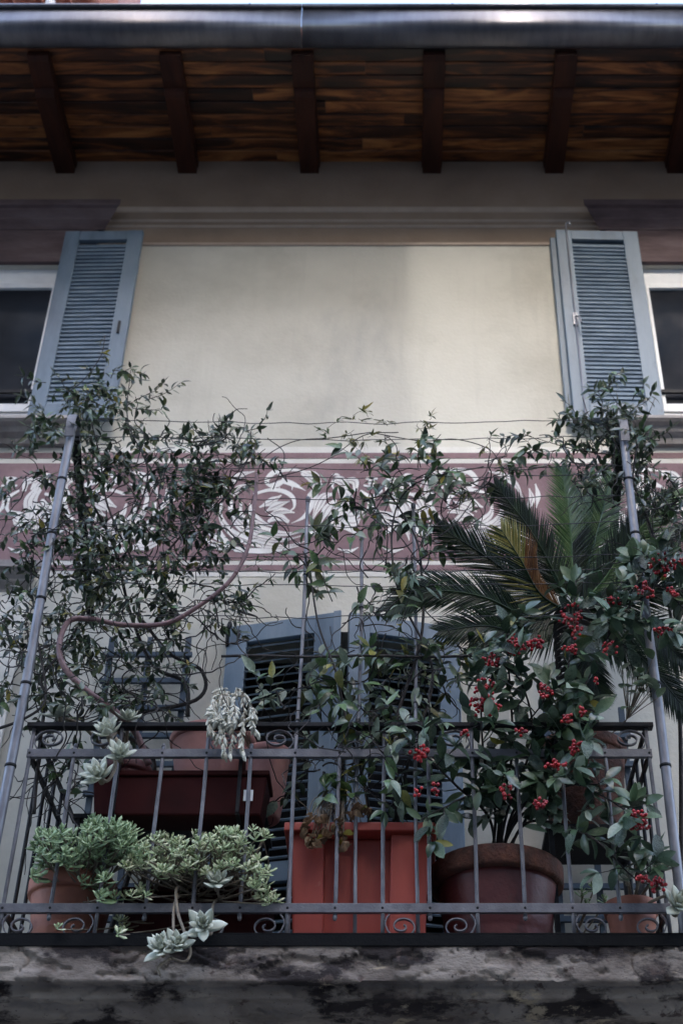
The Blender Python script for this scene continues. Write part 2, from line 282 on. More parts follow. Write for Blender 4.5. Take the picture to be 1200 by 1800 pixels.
def stroke_mesh(mirror_x=None):
    wh, dk = MB(), MB(); cnt = 0
    def ribbon(mbx, pl, ws, y):
        L_, R_ = [], []
        for i, p in enumerate(pl):
            t = (pl[min(i+1,len(pl)-1)] - pl[max(i-1,0)]); t.normalize(); nr = Vector((-t.y, t.x, 0))
            for side, lst in ((1,L_),(-1,R_)):
                q = p + nr*side*ws[i]/2; a = P(360+q.x/3.75, 780+q.y/3.75, 0)
                x = a.x if mirror_x is None else 2*mirror_x - a.x
                lst.append((x, y, a.z))
        vs_ = []
        for a, b in zip(L_, R_): vs_ += [a, b]
        mbx.add(vs_, [(2*i,2*i+1,2*i+3,2*i+2) for i in range(len(pl)-1)])
    def widths(ws, n):
        out = []
        for i in range(n):
            t = i/(n-1)*(len(ws)-1); k = min(int(t), len(ws)-2); f = t-k; f = f*f*(3-2*f); out.append(lerp(ws[k], ws[k+1], f))
        return out
    for pts, ws in STROKES:
        pl = catmull([(a,b,0) for a,b in pts], 7); W_ = [x*1.0 for x in widths(ws, len(pl))]; cnt += 1
        ribbon(wh, pl, W_, -0.0075 - cnt*0.00006)
        # rounded head
        if W_[0] > 14:
            c = pl[0]; n = 12; ring = []
            for k in range(n):
                a = 2*math.pi*k/n; q = P(360+(c.x+math.cos(a)*W_[0]/2)/3.75, 780+(c.y+math.sin(a)*W_[0]/2)/3.75, 0)
                ring.append((q.x if mirror_x is None else 2*mirror_x-q.x, -0.0075-cnt*0.00006-0.00003, q.z))
            wh.add(ring, [tuple(range(n))])
        mxw = max(W_)
        offs = (-0.20, 0.18) if mxw > 58 else (0.05,) if mxw > 40 else ()
        for of in offs:
            a, b = int(len(pl)*0.14), int(len(pl)*(0.92 if of > 0 else 0.8)); sub = []
            for i in range(a, b):
                t = (pl[min(i+1,len(pl)-1)] - pl[max(i-1,0)]).normalized(); sub.append(pl[i] + Vector((-t.y,t.x,0))*W_[i]*of)
            if len(sub) > 2: ribbon(dk, sub, [lerp(1.5,4.2,math.sin(math.pi*i/(len(sub)-1))) for i in range(len(sub))], -0.0115)
        # outline where strokes overlap
        for sgn in (1,-1):
            if mxw > 50:
                sub = []
                for i in range(len(pl)):
                    t = (pl[min(i+1,len(pl)-1)] - pl[max(i-1,0)]).normalized(); sub.append(pl[i] + Vector((-t.y,t.x,0))*W_[i]*0.5*sgn)
                ribbon(dk, sub, [1.7]*len(sub), -0.0112)
    return wh, dk
XA, XB = P(330, 900, 0).x, P(652, 900, 0).x
PERIOD = 2*(XB-XA)
base_w, base_d = stroke_mesh(), stroke_mesh(XB)
def shifted(mbx, dx):
    q = MB(); q.v = [(x+dx, y, z) for x, y, z in mbx.v]; q.f = mbx.f; return q
for k in (-1, 0, 1):
    for wh, dk in (base_w, base_d):
        a = shifted(wh, k*PERIOD).build('scroll_ornament', M['scroll'], FR)
        shifted(dk, k*PERIOD).build('incised_line', M['purple'], FR)
# ---- window cornices, surrounds, sills
def cornice(x0, x1, ztop, zbot, pr, mat, name='window_cornice'):
    h = ztop - zbot
    prof = [(0.0,ztop),(-pr,ztop),(-pr,ztop-h*0.28),(-pr*0.82,ztop-h*0.32),(-pr*0.80,ztop-h*0.42),(-pr*0.62,ztop-h*0.55),(-pr*0.55,ztop-h*0.60),(-pr*0.55,ztop-h*0.68),(-pr*0.34,ztop-h*0.82),(-pr*0.26,ztop-h*0.9),(-pr*0.26,zbot),(0.0,zbot)]
    # mitred returns: extrude with the ends drawn in as the profile recedes
    n = len(prof); vs_ = [(x0 + (pr+y), y, z) for y, z in prof] + [(x1 - (pr+y), y, z) for y, z in prof]
    return MB().add(vs_, [(i,(i+1)%n,n+(i+1)%n,n+i) for i in range(n)] + [tuple(range(n-1,-1,-1)), tuple(range(n,2*n))]).build(name, mat, house)
for sx, x0, x1 in ((0,-3.62,-1.86),(1,1.22,2.98)):
    cornice(x0, x1, 9.02, 8.83, 0.13, M['stone'])
    xa, xb = (-3.3,-2.2) if sx == 0 else (1.56,2.66)
    MB().box(xa-0.2, xb+0.2, -0.032, 0.0, 8.522, 8.828).build('lintel', M['stone'], house, bevel=0.004)
    for q in (0, 1):
        MB().box(*((xa-0.2, xa-0.001) if q == 0 else (xb+0.001, xb+0.2)), -0.028, 0.0, 7.10, 8.52).build('jamb', M['stone'], house, bevel=0.004)
    prof = [(0.05,7.10),(-0.14,7.10),(-0.145,7.075),(-0.13,7.06),(-0.10,7.05),(-0.085,7.02),(-0.05,7.0),(-0.04,6.965),(0.0,6.965)]
    MB().extrude_x(prof, xa-0.26, xb+0.26).build('window_sill', M['sillstone'], house)
cornice(-3.62, -1.93, 6.085, 5.93, 0.11, M['sillstone'])
for q in (0, 1):
    MB().box(*((-3.5,-3.301) if q == 0 else (-2.199,-2.0)), -0.028, 0.0, 4.2, 5.929).build('jamb', M['paleline'], house, bevel=0.004)
MB().box(-3.3,-2.2,-0.026,0.0,5.752,5.928).build('lintel', M['paleline'], house)
def window(x0, x1, z0, z1):
    wn = MB()
    f = 0.02; y0, y1 = 0.035, 0.095
    wn.box(x0,x0+f,y0,y1,z0,z1).box(x1-f,x1,y0,y1,z0,z1).box(x0+f,x1-f,y0,y1,z1-0.14,z1).box(x0+f,x1-f,y0,y1,z0,z0+0.17)
    wf = wn.build('window_frame', M['whiteframe'], house, bevel=0.004)
    xm = (x0+x1)/2
    for a, b in ((x0+f+0.004, xm-0.002),(xm+0.002, x1-f-0.004)):
        g = MB(); g.box(a,a+0.022,y0-0.012,y1-0.01,z0+0.172,z1-0.142).box(b-0.022,b,y0-0.012,y1-0.01,z0+0.172,z1-0.142)
        g.box(a+0.022,b-0.022,y0-0.012,y1-0.01,z1-0.185,z1-0.142).box(a+0.022,b-0.022,y0-0.012,y1-0.01,z0+0.172,z0+0.235)
        g.build('sash', M['whiteframe'], wf, bevel=0.003)
        MB().box(a+0.022,b-0.022,y0+0.012,y0+0.02,z0+0.235,z1-0.185).build('pane', M['glass'], wf)
    MB().box(x0+f+0.004, x1-f-0.004, y0-0.03, y0-0.014, z0+0.31, z0+0.335).build('guard_bar', M['irondark'], wf)
window(-3.3,-2.2,7.10,8.52); window(1.56,2.66,7.10,8.52); window(-3.3,-2.2,4.2,5.75)
# inner roller box, the dark recess over each sash
# ---- louvred shutters
def shutter(x0, x1, z0, z1, pitch, tilt, hinge, yaw, panels, thick=0.038, y=-0.075, slat_depth=0.043):
    """leaf between x0 and x1 at wall distance y, hinged at x = hinge and turned by yaw"""
    W_ = x1-x0; st_w = 0.098 if W_ < 0.57 else 0.11
    sh = MB(); xc = (x0+x1)/2
    piv = Vector((hinge, y, z0)); rot = Matrix.Rotation(yaw, 3, 'Z')
    def T(mbx):
        mbx.v = [tuple(piv + rot @ (Vector(p)-piv)) for p in mbx.v]; return mbx
    sh.box(x0, x0+st_w, y-thick/2, y+thick/2, z0, z1).box(x1-st_w, x1, y-thick/2, y+thick/2, z0, z1)
    root = T(sh).build('shutter', M['shutter'], house, bevel=0.003)
    for ra, rb in panels['rails']:
        T(MB().box(x0+st_w, x1-st_w, y-thick/2+0.002, y+thick/2-0.002, ra, rb)).build('rail', M['shutter'], root, bevel=0.003)
    me = None
    for pa, pb in panels['louvres']:
        n = int((pb-pa)/pitch); pit = (pb-pa)/n
        for i in range(n):
            zc = pa + (i+0.5)*pit
            c = piv + rot @ (Vector((xc, y, zc))-piv)
            if me is None:
                ax = rot @ Vector((1,0,0)); ay = rot @ Vector((0, math.cos(tilt), math.sin(tilt))); az = ax.cross(ay)
                so = MB().obox(c, ax, ay, az, (W_-2*st_w)/2+0.004, slat_depth/2, 0.0042).build('slat', M['shutter'], root, origin=c)
                me = so.data
            else: link('slat', me, c, root)
    return root, T
z0, z1 = 7.11, 8.745
def pan(z0, z1, top=0.085, bot=0.12): return {'rails': [(z0+0.001, z0+bot), (z1-top, z1-0.001)], 'louvres': [(z0+bot+0.004, z1-top-0.03)]}
shL, TL = shutter(-2.195,-1.685,z0,z1,0.0345,R(72),-2.195,R(-1.2),pan(z0,z1))
TL(MB().box(-1.745,-1.73,-0.105,-0.094,7.80,7.90)).build('latch', M['irondark'], shL)
shR, TR = shutter(1.02,1.555,z0,z1,0.0345,R(72),1.555,R(1.6),pan(z0,z1))
bar = MB().tube([(1.085,-0.108,7.12),(1.085,-0.108,8.76)],0.006,6); bar.box(1.07,1.10,-0.112,-0.094,7.86,7.96); bar.tube([(1.085,-0.118,7.92),(1.10,-0.15,7.89),(1.11,-0.155,7.83)],0.007,6)
bar.tube(catmull([(1.085,-0.108,8.755),(1.088,-0.11,8.785),(1.105,-0.112,8.795),(1.115,-0.112,8.775)],4),0.007,6)
TR(bar).build('latch_bar', M['pipe'], shR)
# second leaf folded behind the right one
sh2, T2 = shutter(0.985,1.53,z0,z1-0.02,0.06,R(-52),1.53,R(0.9),pan(z0,z1-0.02), y=-0.033, thick=0.034)
for T_, sh_, hx in ((TL, shL, -2.195),(TR, shR, 1.555)):
    for hz in (7.3, 7.9, 8.55):
        T_(MB().tube([(hx,-0.06,hz),(hx,-0.06,hz+0.09)],0.009,8).box(hx-0.005,hx+0.005,-0.06,-0.028,hz+0.02,hz+0.07)).build('hinge', M['irondark'], sh_)
# balcony door shutters, standing ajar
zt = 5.69
dp = {'rails': [(ZF+0.021, ZF+0.12),(4.24,4.34),(zt-0.11,zt-0.001)], 'louvres': [(ZF+0.123,4.237),(4.343,zt-0.113)]}
sA, TA = shutter(-0.905,-0.315,ZF+0.02,zt,0.047,R(32),-0.905,R(-14),dp,y=-0.03,slat_depth=0.05,thick=0.04)
sB, TB = shutter(-0.285,0.305,ZF+0.02,zt,0.047,R(32),0.305,R(14),dp,y=-0.03,slat_depth=0.05,thick=0.04)
TA(MB().box(-0.319,-0.280,-0.066,-0.051,ZF+0.02,zt-0.002)).build('cover_strip', M['shutter'], sA, bevel=0.003)
TA(MB().tube([(-0.335,-0.058,4.75),(-0.335,-0.09,4.75),(-0.335,-0.09,4.68)],0.007,6)).build('door_handle', M['irondark'], sA)
MB().tube(catmull([(-0.905,0.0,5.58),(-0.905,-0.06,5.58),(-0.905,-0.075,5.66),(-0.90,-0.06,5.71),(-0.895,-0.045,5.68)],5),0.010,8).build('shutter_hook', M['irondark'], house)
# ---- eaves: boards, rafters, gutter, roof
YE = -0.97
def zb(Y): return lerp(9.565, 9.492, Y/-0.95)
roof = MB().add([(-7,0.6,zb(0.6)+0.03),(7,0.6,zb(0.6)+0.03),(7,YE-0.06,zb(YE)+0.03),(-7,YE-0.06,zb(YE)+0.03),
                 (-7,0.6,zb(0.6)+0.33),(7,0.6,zb(0.6)+0.33),(7,YE-0.06,zb(YE)+0.14),(-7,YE-0.06,zb(YE)+0.14)],
                [(0,1,2,3),(7,6,5,4),(3,2,6,7),(0,4,5,1),(0,3,7,4),(1,5,6,2)]).build('roof', M['tile'], house)
rnd = random.Random(4)
nb = 9; bw = 0.97/nb
for i in range(nb):
    ya, yb = -i*bw-0.003, -(i+1)*bw+0.004
    x = -3.2 - rnd.uniform(0,0.8)
    while x < 3.4:
        ln = rnd.choice((2.535, 3.38, 4.225)); x2 = x + ln
        dz = rnd.uniform(-0.0025, 0.0025)
        prof = [(ya,zb(ya)+0.004+dz),(ya-0.004,zb(ya)+dz),(yb+0.004,zb(yb)+dz),(yb,zb(yb)+0.004+dz),(yb,zb(yb)+0.02),(ya,zb(ya)+0.02)]
        MB().extrude_x(prof, x+0.001, x2-0.001).build('soffit_board', M['wood'], roof)
        x = x2
for k in range(-5, 5):
    xr = P(544, 305, 0).x + (k)*0.845
    a, b = xr-0.07, xr+0.07
    # main rafter with its shaped tail, and the corbel under it
    prof = [(0.0,zb(0)-0.001),(YE+0.02,zb(YE)-0.001),(YE+0.02,zb(YE)-0.05),(YE+0.06,zb(YE)-0.062),(YE+0.20,zb(YE)-0.065),(0.0,zb(0)-0.065)]
    rf = MB().extrude_x(prof, a, b).build('rafter', M['rafter'], roof, bevel=0.004)
    prof = [(0.0,zb(0)-0.067),(-0.70,zb(-0.70)-0.067),(-0.715,zb(-0.70)-0.085),(-0.70,zb(-0.7)-0.105),(-0.66,zb(-0.66)-0.118),(0.0,zb(0)-0.125)]
    MB().extrude_x(prof, a+0.006, b-0.006).build('corbel', M['rafter'], roof, bevel=0.004)
prof = [tuple(p[1:]) for p in catmull([(0,-1.18,9.615),(0,-1.182,9.57),(0,-1.180,9.52),(0,-1.174,9.475),(0,-1.158,9.448),(0,-1.125,9.432),(0,-1.05,9.424),(0,-1.01,9.434),(0,-0.99,9.47)], 4)]
inner = [(y+0.006 if z > 9.45 and y < -1.1 else y, z+0.006) for y, z in prof][::-1]
gb = MB(); n = len(prof); allp = prof + inner
x0s = [-7.0, -3.4, -0.62, 2.05, 7.0]
gut = None
for i in range(4):
    q = MB().extrude_x(allp, x0s[i]+0.001, x0s[i+1]-0.001)
    g_ = q.build('gutter', M['gutter'], roof, smooth=False)
    for pl in g_.data.polygons: pl.use_smooth = len(pl.vertices) == 4
    MB().tube([(x0s[i]+0.001, -1.192, 9.616),(x0s[i+1]-0.001, -1.192, 9.616)],0.0155,14).build('bead', M['gutter'], g_, smooth=True)
for x in (-0.95, 0.33, 1.62):
    MB().box(x-0.007,x+0.007,-1.2085,-1.2040,9.611,9.621).build('rivet', M['irondark'], roof)

ch = MB().box(-3.3,-1.985,-0.62,-0.1,9.62,11.6).build('chimney', M['tile'], roof, bevel=0.01)
MB().tube([(-2.42,-0.70,9.75),(-2.42,-0.70,11.5)],0.04,12).build('flue', M['whiteframe'], roof, smooth=True)
for k in range(6): MB().tube([(-3.2+0.2*k,-0.75,10.45),(-3.2+0.2*k,-0.2,10.75)],0.09,12).build('ridge_tile', M['tile'], roof, smooth=True)
# ------------------------------------------------------------------ balcony slab
def rvw(q): return noise.noise_vector(q*9)*0.16
bal = thing('balcony', 'projecting balcony slab with stained and peeling grey render', 'balcony', (-0.3, -0.5, 3.3))
YB = -0.94                               # plane of the railing
prof = [(-1.01,3.640),(-1.014,3.60),(-1.014,3.472),(-1.008,3.465),(-0.962,3.463),(-0.960,3.425),(-0.955,3.420),(-0.915,3.418),(-0.90,3.405),(-0.875,3.385),(-0.855,3.380),(-0.62,3.376),(-0.615,3.335),(-0.40,3.33),(-0.001,3.33)]
dense = []
for i in range(len(prof)-1):
    a, b = Vector((*prof[i],0)), Vector((*prof[i+1],0)); k = max(1, int((b-a).length/0.009))
    for j in range(k): dense.append(a.lerp(b, j/k))
dense.append(Vector((*prof[-1],0)))
XL, XR = -1.74, 1.115
nx = int((XR-XL)/0.008); vs_, fs = [], []
for i in range(nx+1):
    x = lerp(XL, XR, i/nx)
    for j, p in enumerate(dense):
        q = Vector((x, p.x, p.y))
        t = (dense[min(j+1,len(dense)-1)] - dense[max(j-1,0)]); nr = Vector((0, t.y, -t.x)).normalized()
        if nr.y > 0.2 or nr.z > 0.2: nr = -nr
        n1 = noise.fractal(q*3.0, 1.0, 2.0, 5); n2 = noise.fractal(Vector((q.x*5+9, q.y*9, q.z*14)), 1.0, 2.0, 5)
        d = n1*0.0035 + noise.noise(q*45)*0.0012 + noise.noise(q*14)*0.0015
        if n2 > 0.20: d -= min((n2-0.20)*0.9, 0.011) + 0.002*noise.noise(q*60)
        d -= 0.010*max(0.0, 1-abs(noise.noise(Vector((q.x*2.2, q.y*4+3, q.z*5))+rvw(q)))*38)
        if j == 0: d = 0
        vs_.append(q + nr*d)
m_ = len(dense)
for i in range(nx):
    for j in range(m_-1):
        fs.append((i*m_+j, (i+1)*m_+j, (i+1)*m_+j+1, i*m_+j+1))
fs += [tuple(range(m_)), tuple(reversed(range(nx*m_, (nx+1)*m_)))]
mb = MB().add(vs_, fs); mb.build('slab_render', M['slab'], bal, smooth=True, origin=(-0.3,-0.5,3.33))
MB().box(XL+0.004, XR-0.004, -1.006, -0.002, 3.606, ZF-0.002).build('slab_top', M['slab'], bal)
for xb in (-1.45, 0.82):
    prof2 = [(0.0,3.345),(-0.52,3.345),(-0.54,3.30),(-0.50,3.24),(-0.40,3.22),(-0.30,3.16),(-0.20,3.04),(-0.08,2.98),(0.0,2.97)]
    MB().extrude_x(prof2, xb-0.11, xb+0.11).build('bracket', M['slab'], bal, bevel=0.01)

# ------------------------------------------------------------------ railing
ral = thing('balcony_railing', 'dark wrought iron balcony railing with curled scrolls and round bars', 'railing', (-0.26, YB, ZF))
LB = [-1.58 + 0.3775*i for i in range(8)]
ZT, ZM, ZL = 4.612, 4.472, 3.785
XE0, XE1 = LB[0], LB[-1]
MB().box(XE0-0.03, XE1+0.03, YB-0.022, YB+0.022, ZT-0.018, ZT+0.004).build('top_rail', M['irondark'], ral, bevel=0.003)
for z, nm in ((ZM,'middle_rail'),(ZL,'bottom_rail')):
    MB().box(XE0-0.012, XE1+0.012, YB-0.012, YB-0.004, z-0.019, z+0.019).box(XE0-0.012, XE1+0.012, YB-0.004, YB+0.010, z-0.019, z-0.012).build(nm, M['iron'], ral, bevel=0.0015)
MB().box(XE0-0.07, XE1+0.05, YB-0.080, YB+0.03, ZF+0.006, ZF+0.012).box(XE0-0.07, XE1+0.05, YB-0.080, YB-0.074, ZF-0.040, ZF+0.0055).build('base_rail', M['baseiron'], ral, bevel=0.0015)
def bar_(x, za, zb_, y=YB, r=0.0085):
    pts = [(x + 0.0012*math.sin(z*9+x*7), y + 0.0010*math.cos(z*7+x*5), z) for z in [za+(zb_-za)*i/8 for i in range(9)]]
    return MB().tube(pts, r, 10)
for x in LB:
    bar_(x, ZF+0.012, ZT-0.018).build('long_bar', M['iron'], ral, smooth=True)
for i in range(7):
    x = (LB[i]+LB[i+1])/2
    q = bar_(x, ZL-0.035, ZM+0.036)
    for zc in (ZL-0.037, ZM+0.037): q.lathe((x,YB,zc), [(0.0004,-0.014),(0.007,-0.010),(0.0095,0.0),(0.007,0.010),(0.0004,0.014)], 10)
    q.build('short_bar', M['iron'], ral, smooth=True)
def rivets(xs_, z):
    for x in xs_:
        MB().lathe((0,0,0), [(0.0048,0.0),(0.004,0.003),(0.0005,0.0045)], 8).build
        q = MB(); q.lathe((0,0,0), [(0.0055,0.0),(0.0045,0.003),(0.0003,0.0045)], 8)
        q.v = [(x+a, YB-0.012-c, z+b) for a, b, c in q.v]; q.build('rivet', M['irondark'], ral)
allx = sorted(LB + [(LB[i]+LB[i+1])/2 for i in range(7)])
rivets(allx, ZM); rivets(allx, ZL)
def scroll(cx, cz, rx, rz, flip, up):
    pts = []
    for i in range(46):
        t = i/45; a = lerp(-0.9, 3.3*math.pi, t); rr = lerp(1.0, 0.14, t**1.15)
        if a < 0: rr = 1.0 - a*0.25
        pts.append((cx + flip*rx*rr*math.cos(a), YB, cz + up*rz*rr*math.sin(a)))
    # flat strap
    q = MB(); vs_ = []
    for i, p in enumerate(pts):
        p = Vector(p); t = Vector(pts[min(i+1,45)]) - Vector(pts[max(i-1,0)]); t.normalize(); nr = Vector((-t.z,0,t.x))*0.0026
        vs_ += [p+nr+Vector((0,-0.009,0)), p+nr+Vector((0,0.009,0)), p-nr+Vector((0,0.009,0)), p-nr+Vector((0,-0.009,0))]
    fs = [(4*i+k,4*i+(k+1)%4,4*(i+1)+(k+1)%4,4*(i+1)+k) for i in range(45) for k in range(4)]+[(3,2,1,0),(180,181,182,183)]
    q.add(vs_, fs); return q
for i in (0,2,4,6):
    for cx, fl in ((LB[i]+0.078, -1),(LB[i+1]-0.078, 1)):
        scroll(cx, (ZF+0.012+ZL-0.019)/2, 0.066, 0.051, fl, -1).build('scroll', M['iron'], ral)
        scroll(cx, (ZT-0.018+ZM+0.019)/2, 0.066, 0.047, fl, 1).build('scroll', M['iron'], ral)
# side returns
for xe in (XE0, XE1):
    for z, nm in ((ZT-0.007,'side_rail'),(ZM,'side_rail'),(ZL,'side_rail')):
        MB().box(xe-0.006, xe+0.006, YB+0.024, -0.003, z-0.016, z+0.010).build(nm, M['irondark'], ral)
    for k in range(1, 6):
        bar_(xe, ZF, ZT-0.018, YB+0.157*k).build('side_bar', M['irondark'], ral, smooth=True)
# tall corner pipes with hook brackets and wall braces
def pipe_post(x, ztop, lab):
    t = thing('pergola_post', lab, 'post', (x, YB-0.03, ZF-0.03), 'tall pipes at the railing corners')
    pts = [(x+0.004*math.sin(z*3), YB-0.03, z) for z in [ZF-0.02+(ztop-ZF+0.02)*i/20 for i in range(21)]]
    MB().tube(pts, 0.0215, 16).build('pipe', M['pipe'], t, smooth=True)
    for z in (4.40, 4.80, 5.25, 5.62, 5.95):
        MB().lathe((x+0.004*math.sin(z*3),YB-0.03,z), [(0.0215,-0.008),(0.025,-0.006),(0.025,0.005),(0.0215,0.007)], 14).build('collar', M['irondark'], t, smooth=True)
    # flat strap hook bent over the pipe top and running back to the wall
    q = MB(); arc = [(YB-0.065, ztop-0.10),(YB-0.07, ztop-0.02),(YB-0.055, ztop+0.045),(YB-0.01, ztop+0.065),(YB+0.03, ztop+0.04),(YB+0.06, ztop-0.02)]
    arc = catmull([(0,a,b) for a,b in arc],4); vs_ = []
    for i, p in enumerate(arc):
        tt = (arc[min(i+1,len(arc)-1)]-arc[max(i-1,0)]).normalized(); nr = Vector((0,-tt.z,tt.y))*0.004
        for sx_, sn in ((-0.022,1),(0.022,1),(0.022,-1),(-0.022,-1)): vs_.append(p+nr*sn+Vector((x+sx_,0,0)))
    m2 = len(arc); q.add(vs_, [(4*i+k,4*i+(k+1)%4,4*(i+1)+(k+1)%4,4*(i+1)+k) for i in range(m2-1) for k in range(4)]+[(3,2,1,0),tuple(4*(m2-1)+k for k in range(4))])
    q.build('hook_bracket', M['iron'], t, bevel=0.001)
    a, b = Vector((x, YB+0.05, ztop-0.0)), Vector((x-0.01, -0.004, 5.80))
    d = (b-a).normalized(); sx_ = Vector((1,0,0)); up = sx_.cross(d)
    MB().obox((a+b)/2, sx_, d, up, 0.021, (b-a).length/2, 0.010).build('wall_brace', M['irondark'], t, bevel=0.002)
    return t
pipe_post(-1.648, 6.30, 'tall grey pipe with a hooked top at the left corner of the railing')
pipe_post(1.118, 6.27, 'tall grey pipe at the right corner of the railing, behind the cycad')
# slim uprights and a cane tied to the railing
def slim(x, za, zb_, lab, r=0.0085):
    q = MB().tube([(x+0.004*math.sin(z*4), YB+0.03, z) for z in [za+(zb_-za)*i/10 for i in range(11)]], r, 10)
    t = thing('plant_support', lab, 'support pole', (x, YB+0.03, za), 'slim poles tied to the railing')
    q.build('pole', M['pipe'], t, smooth=True)
    MB().lathe((x+0.004*math.sin(zb_*4), YB+0.03, zb_-0.012), [(0.0005,0.032),(r*1.2,0.03),(r*1.35,0.02),(r*1.35,0.0),(r*1.0,-0.002)], 10).build('cap', M['pipe'], t, smooth=True)
    for z in (ZT+0.04, lerp(za,zb_,0.5), lerp(za,zb_,0.8)):
        MB().lathe((x+0.004*math.sin(z*4), YB+0.03, z), [(r,-0.004),(r*1.3,-0.003),(r*1.3,0.003),(r,0.004)], 10).build('tie', M['wire'], t)
slim(-0.447, ZF+0.002, 5.87, 'slim grey pole rising beside the left door shutter, capped top showing')
slim(-0.182, ZF+0.002, 5.64, 'short slim grey pole hidden in leaves above the square red planter')
slim(0.068, ZF+0.002, 5.83, 'slim grey pole among the centre vine leaves beside the cycad')
q = MB().tube([(lerp(-0.80,0.36,i/14), YB-0.008, 4.955+0.004*math.sin(i)) for i in range(15)], 0.0065, 8)
for i in range(1,14,3): q.lathe((lerp(-0.80,0.36,i/14), YB-0.008, 4.955), [(0.001,-0.008),(0.0078,-0.004),(0.0078,0.004),(0.001,0.008)], 8)
tag(q.build('cane', M['bark'], smooth=True), 'thin brown cane tied level across the door shutters', 'cane')
WN = ['topmost wire, sagging across the bare cream wall','second wire from the top, just above the purple frieze','wire crossing the top stripe of the frieze','wire crossing the upper edge of the purple band','wire across the bird ornament of the frieze','wire across the middle of the frieze scrolls','wire across the lower frieze scrolls','wire along the bottom stripe of the frieze','wire just below the painted frieze','lowest wire, crossing the tops of the door shutters']
for i, v in enumerate((747, 776, 828, 843, 880, 928, 984, 1008, 1032, 1088)):
    z = P(640, v, YB).z; rn = random.Random(i)
    pts = []
    for k in range(29):
        t = k/28; pts.append((lerp(-1.648,1.118,t), YB-0.03+0.004*rn.uniform(-1,1), z + 0.03*((2*t-1)**2 - 0.5)*rn.choice((0.6,1)) + 0.005*rn.uniform(-1,1)))
    tag(MB().tube(catmull(pts,2), 0.0022, 5).build('wire', M['wire'], smooth=True), 'thin dark ' + WN[i], 'wire', 'wires strung between the corner pipes')


# ------------------------------------------------------------------ trellises
def trellis(x0, x1, xm, z1, lab):
    t = thing('trellis', lab, 'trellis', ((x0+x1)/2, -0.06, ZF), 'wooden trellises on the wall')
    for x in (x0, xm, x1):
        MB().box(x-0.015, x+0.015, -0.062, -0.042, ZF, z1).build('upright', M['trellis'], t, bevel=0.002)
    z = ZF+0.12
    while z < z1-0.02:
        MB().box(x0-0.03, x1+0.03, -0.084, -0.063, z-0.014, z+0.014).build('rung', M['trellis'], t, bevel=0.002); z += 0.158
trellis(-1.51, -1.11, -1.31, 5.62, 'blue painted trellis on the wall behind the left climber')
trellis(0.74, 1.12, 0.93, 5.2, 'blue painted trellis on the wall behind the round oxblood pot')

# ------------------------------------------------------------------ pots
def pot(name, lab, c, r0, r1, h, mat, rim_h=0.05, rim_t=0.018, rings=(), rim_mat=None, cat='pot', group='pots on the balcony'):
    """round tapered pot standing at c, foot radius r0, mouth radius r1"""
    t = thing(name, lab, cat, c, group)
    prof = [(0.001,0.004),(r0*0.9,0.0),(r0,0.008)]
    for i in range(1, 17):
        f = i/16; z = f*(h-rim_h); r = lerp(r0, r1, f**0.85)
        for rz in rings:
            if abs(z-rz*h) < h/30: r += 0.004
        prof.append((r, z))
    prof += [(r1-0.012, h-rim_h), (r1-0.02, h-0.06), (r1*0.8, h-0.08)]
    MB().lathe(c, prof, 48).build('body', mat, t, smooth=True)
    rp = [(r1-0.004,h-rim_h-0.002),(r1+rim_t*0.8,h-rim_h+0.002),(r1+rim_t,h-rim_h+0.012),(r1+rim_t*1.05,h-0.014),(r1+rim_t*0.6,h-0.002),(r1-0.002,h),(r1-0.014,h-0.008),(r1-0.016,h-0.06)]
    MB().lathe(c, rp, 48).build('rim', rim_mat or mat, t, smooth=True)
    MB().lathe(c, [(r1-0.013,h-0.035),(r1*0.6,h-0.022),(0.001,h-0.018)], 32).build('soil', M['soil'], t, smooth=True)
    return t
pot('round_pot', 'large round oxblood clay pot with a mossy crumbling rim', (0.41,-0.63,ZF), 0.19, 0.255, 0.44, M['potred'], 0.095, 0.03, (0.18,0.34), M['mossrim'])
pot('round_pot', 'orange terracotta pot at the left corner under the green sedum', (-1.365,-0.72,ZF), 0.12, 0.168, 0.34, M['terra'], 0.075, 0.014, (0.3,))
pot('round_pot', 'small orange terracotta pot at the right corner of the railing', (0.94,-0.80,ZF), 0.075, 0.10, 0.215, M['terra'], 0.05, 0.011)
pot('round_pot', 'low pink pot on the floor between the oxblood pot and the right corner', (0.70,-0.50,ZF), 0.11, 0.14, 0.13, M['terrapink'], 0.03, 0.01)
# plant shelf behind the hanging box
sh = thing('plant_shelf', 'dark iron plant shelf behind the dark red trough', 'shelf', (-1.0,-0.55,ZF))
MB().box(-1.42,-0.58,-0.68,-0.36,4.30,4.32).build('board', M['irondark'], sh)
for x in (-1.40,-0.60):
    for y in (-0.665,-0.375): MB().box(x-0.009,x+0.009,y-0.009,y+0.009,ZF,4.30).build('leg', M['irondark'], sh)
pot('round_pot', 'big pink clay pot on the shelf behind the trough', (-0.865,-0.52,4.32), 0.11, 0.185, 0.45, M['terrapink'], 0.045, 0.014)
pot('round_pot', 'pink clay pot holding the white trailing plant', (-0.60,-0.60,4.32), 0.07, 0.10, 0.34, M['terrapink'], 0.04, 0.010)
pot('round_pot', 'small red-brown clay pot on the shelf below the grey rosettes', (-1.24,-0.58,4.32), 0.075, 0.11, 0.27, M['potred'], 0.045, 0.012)
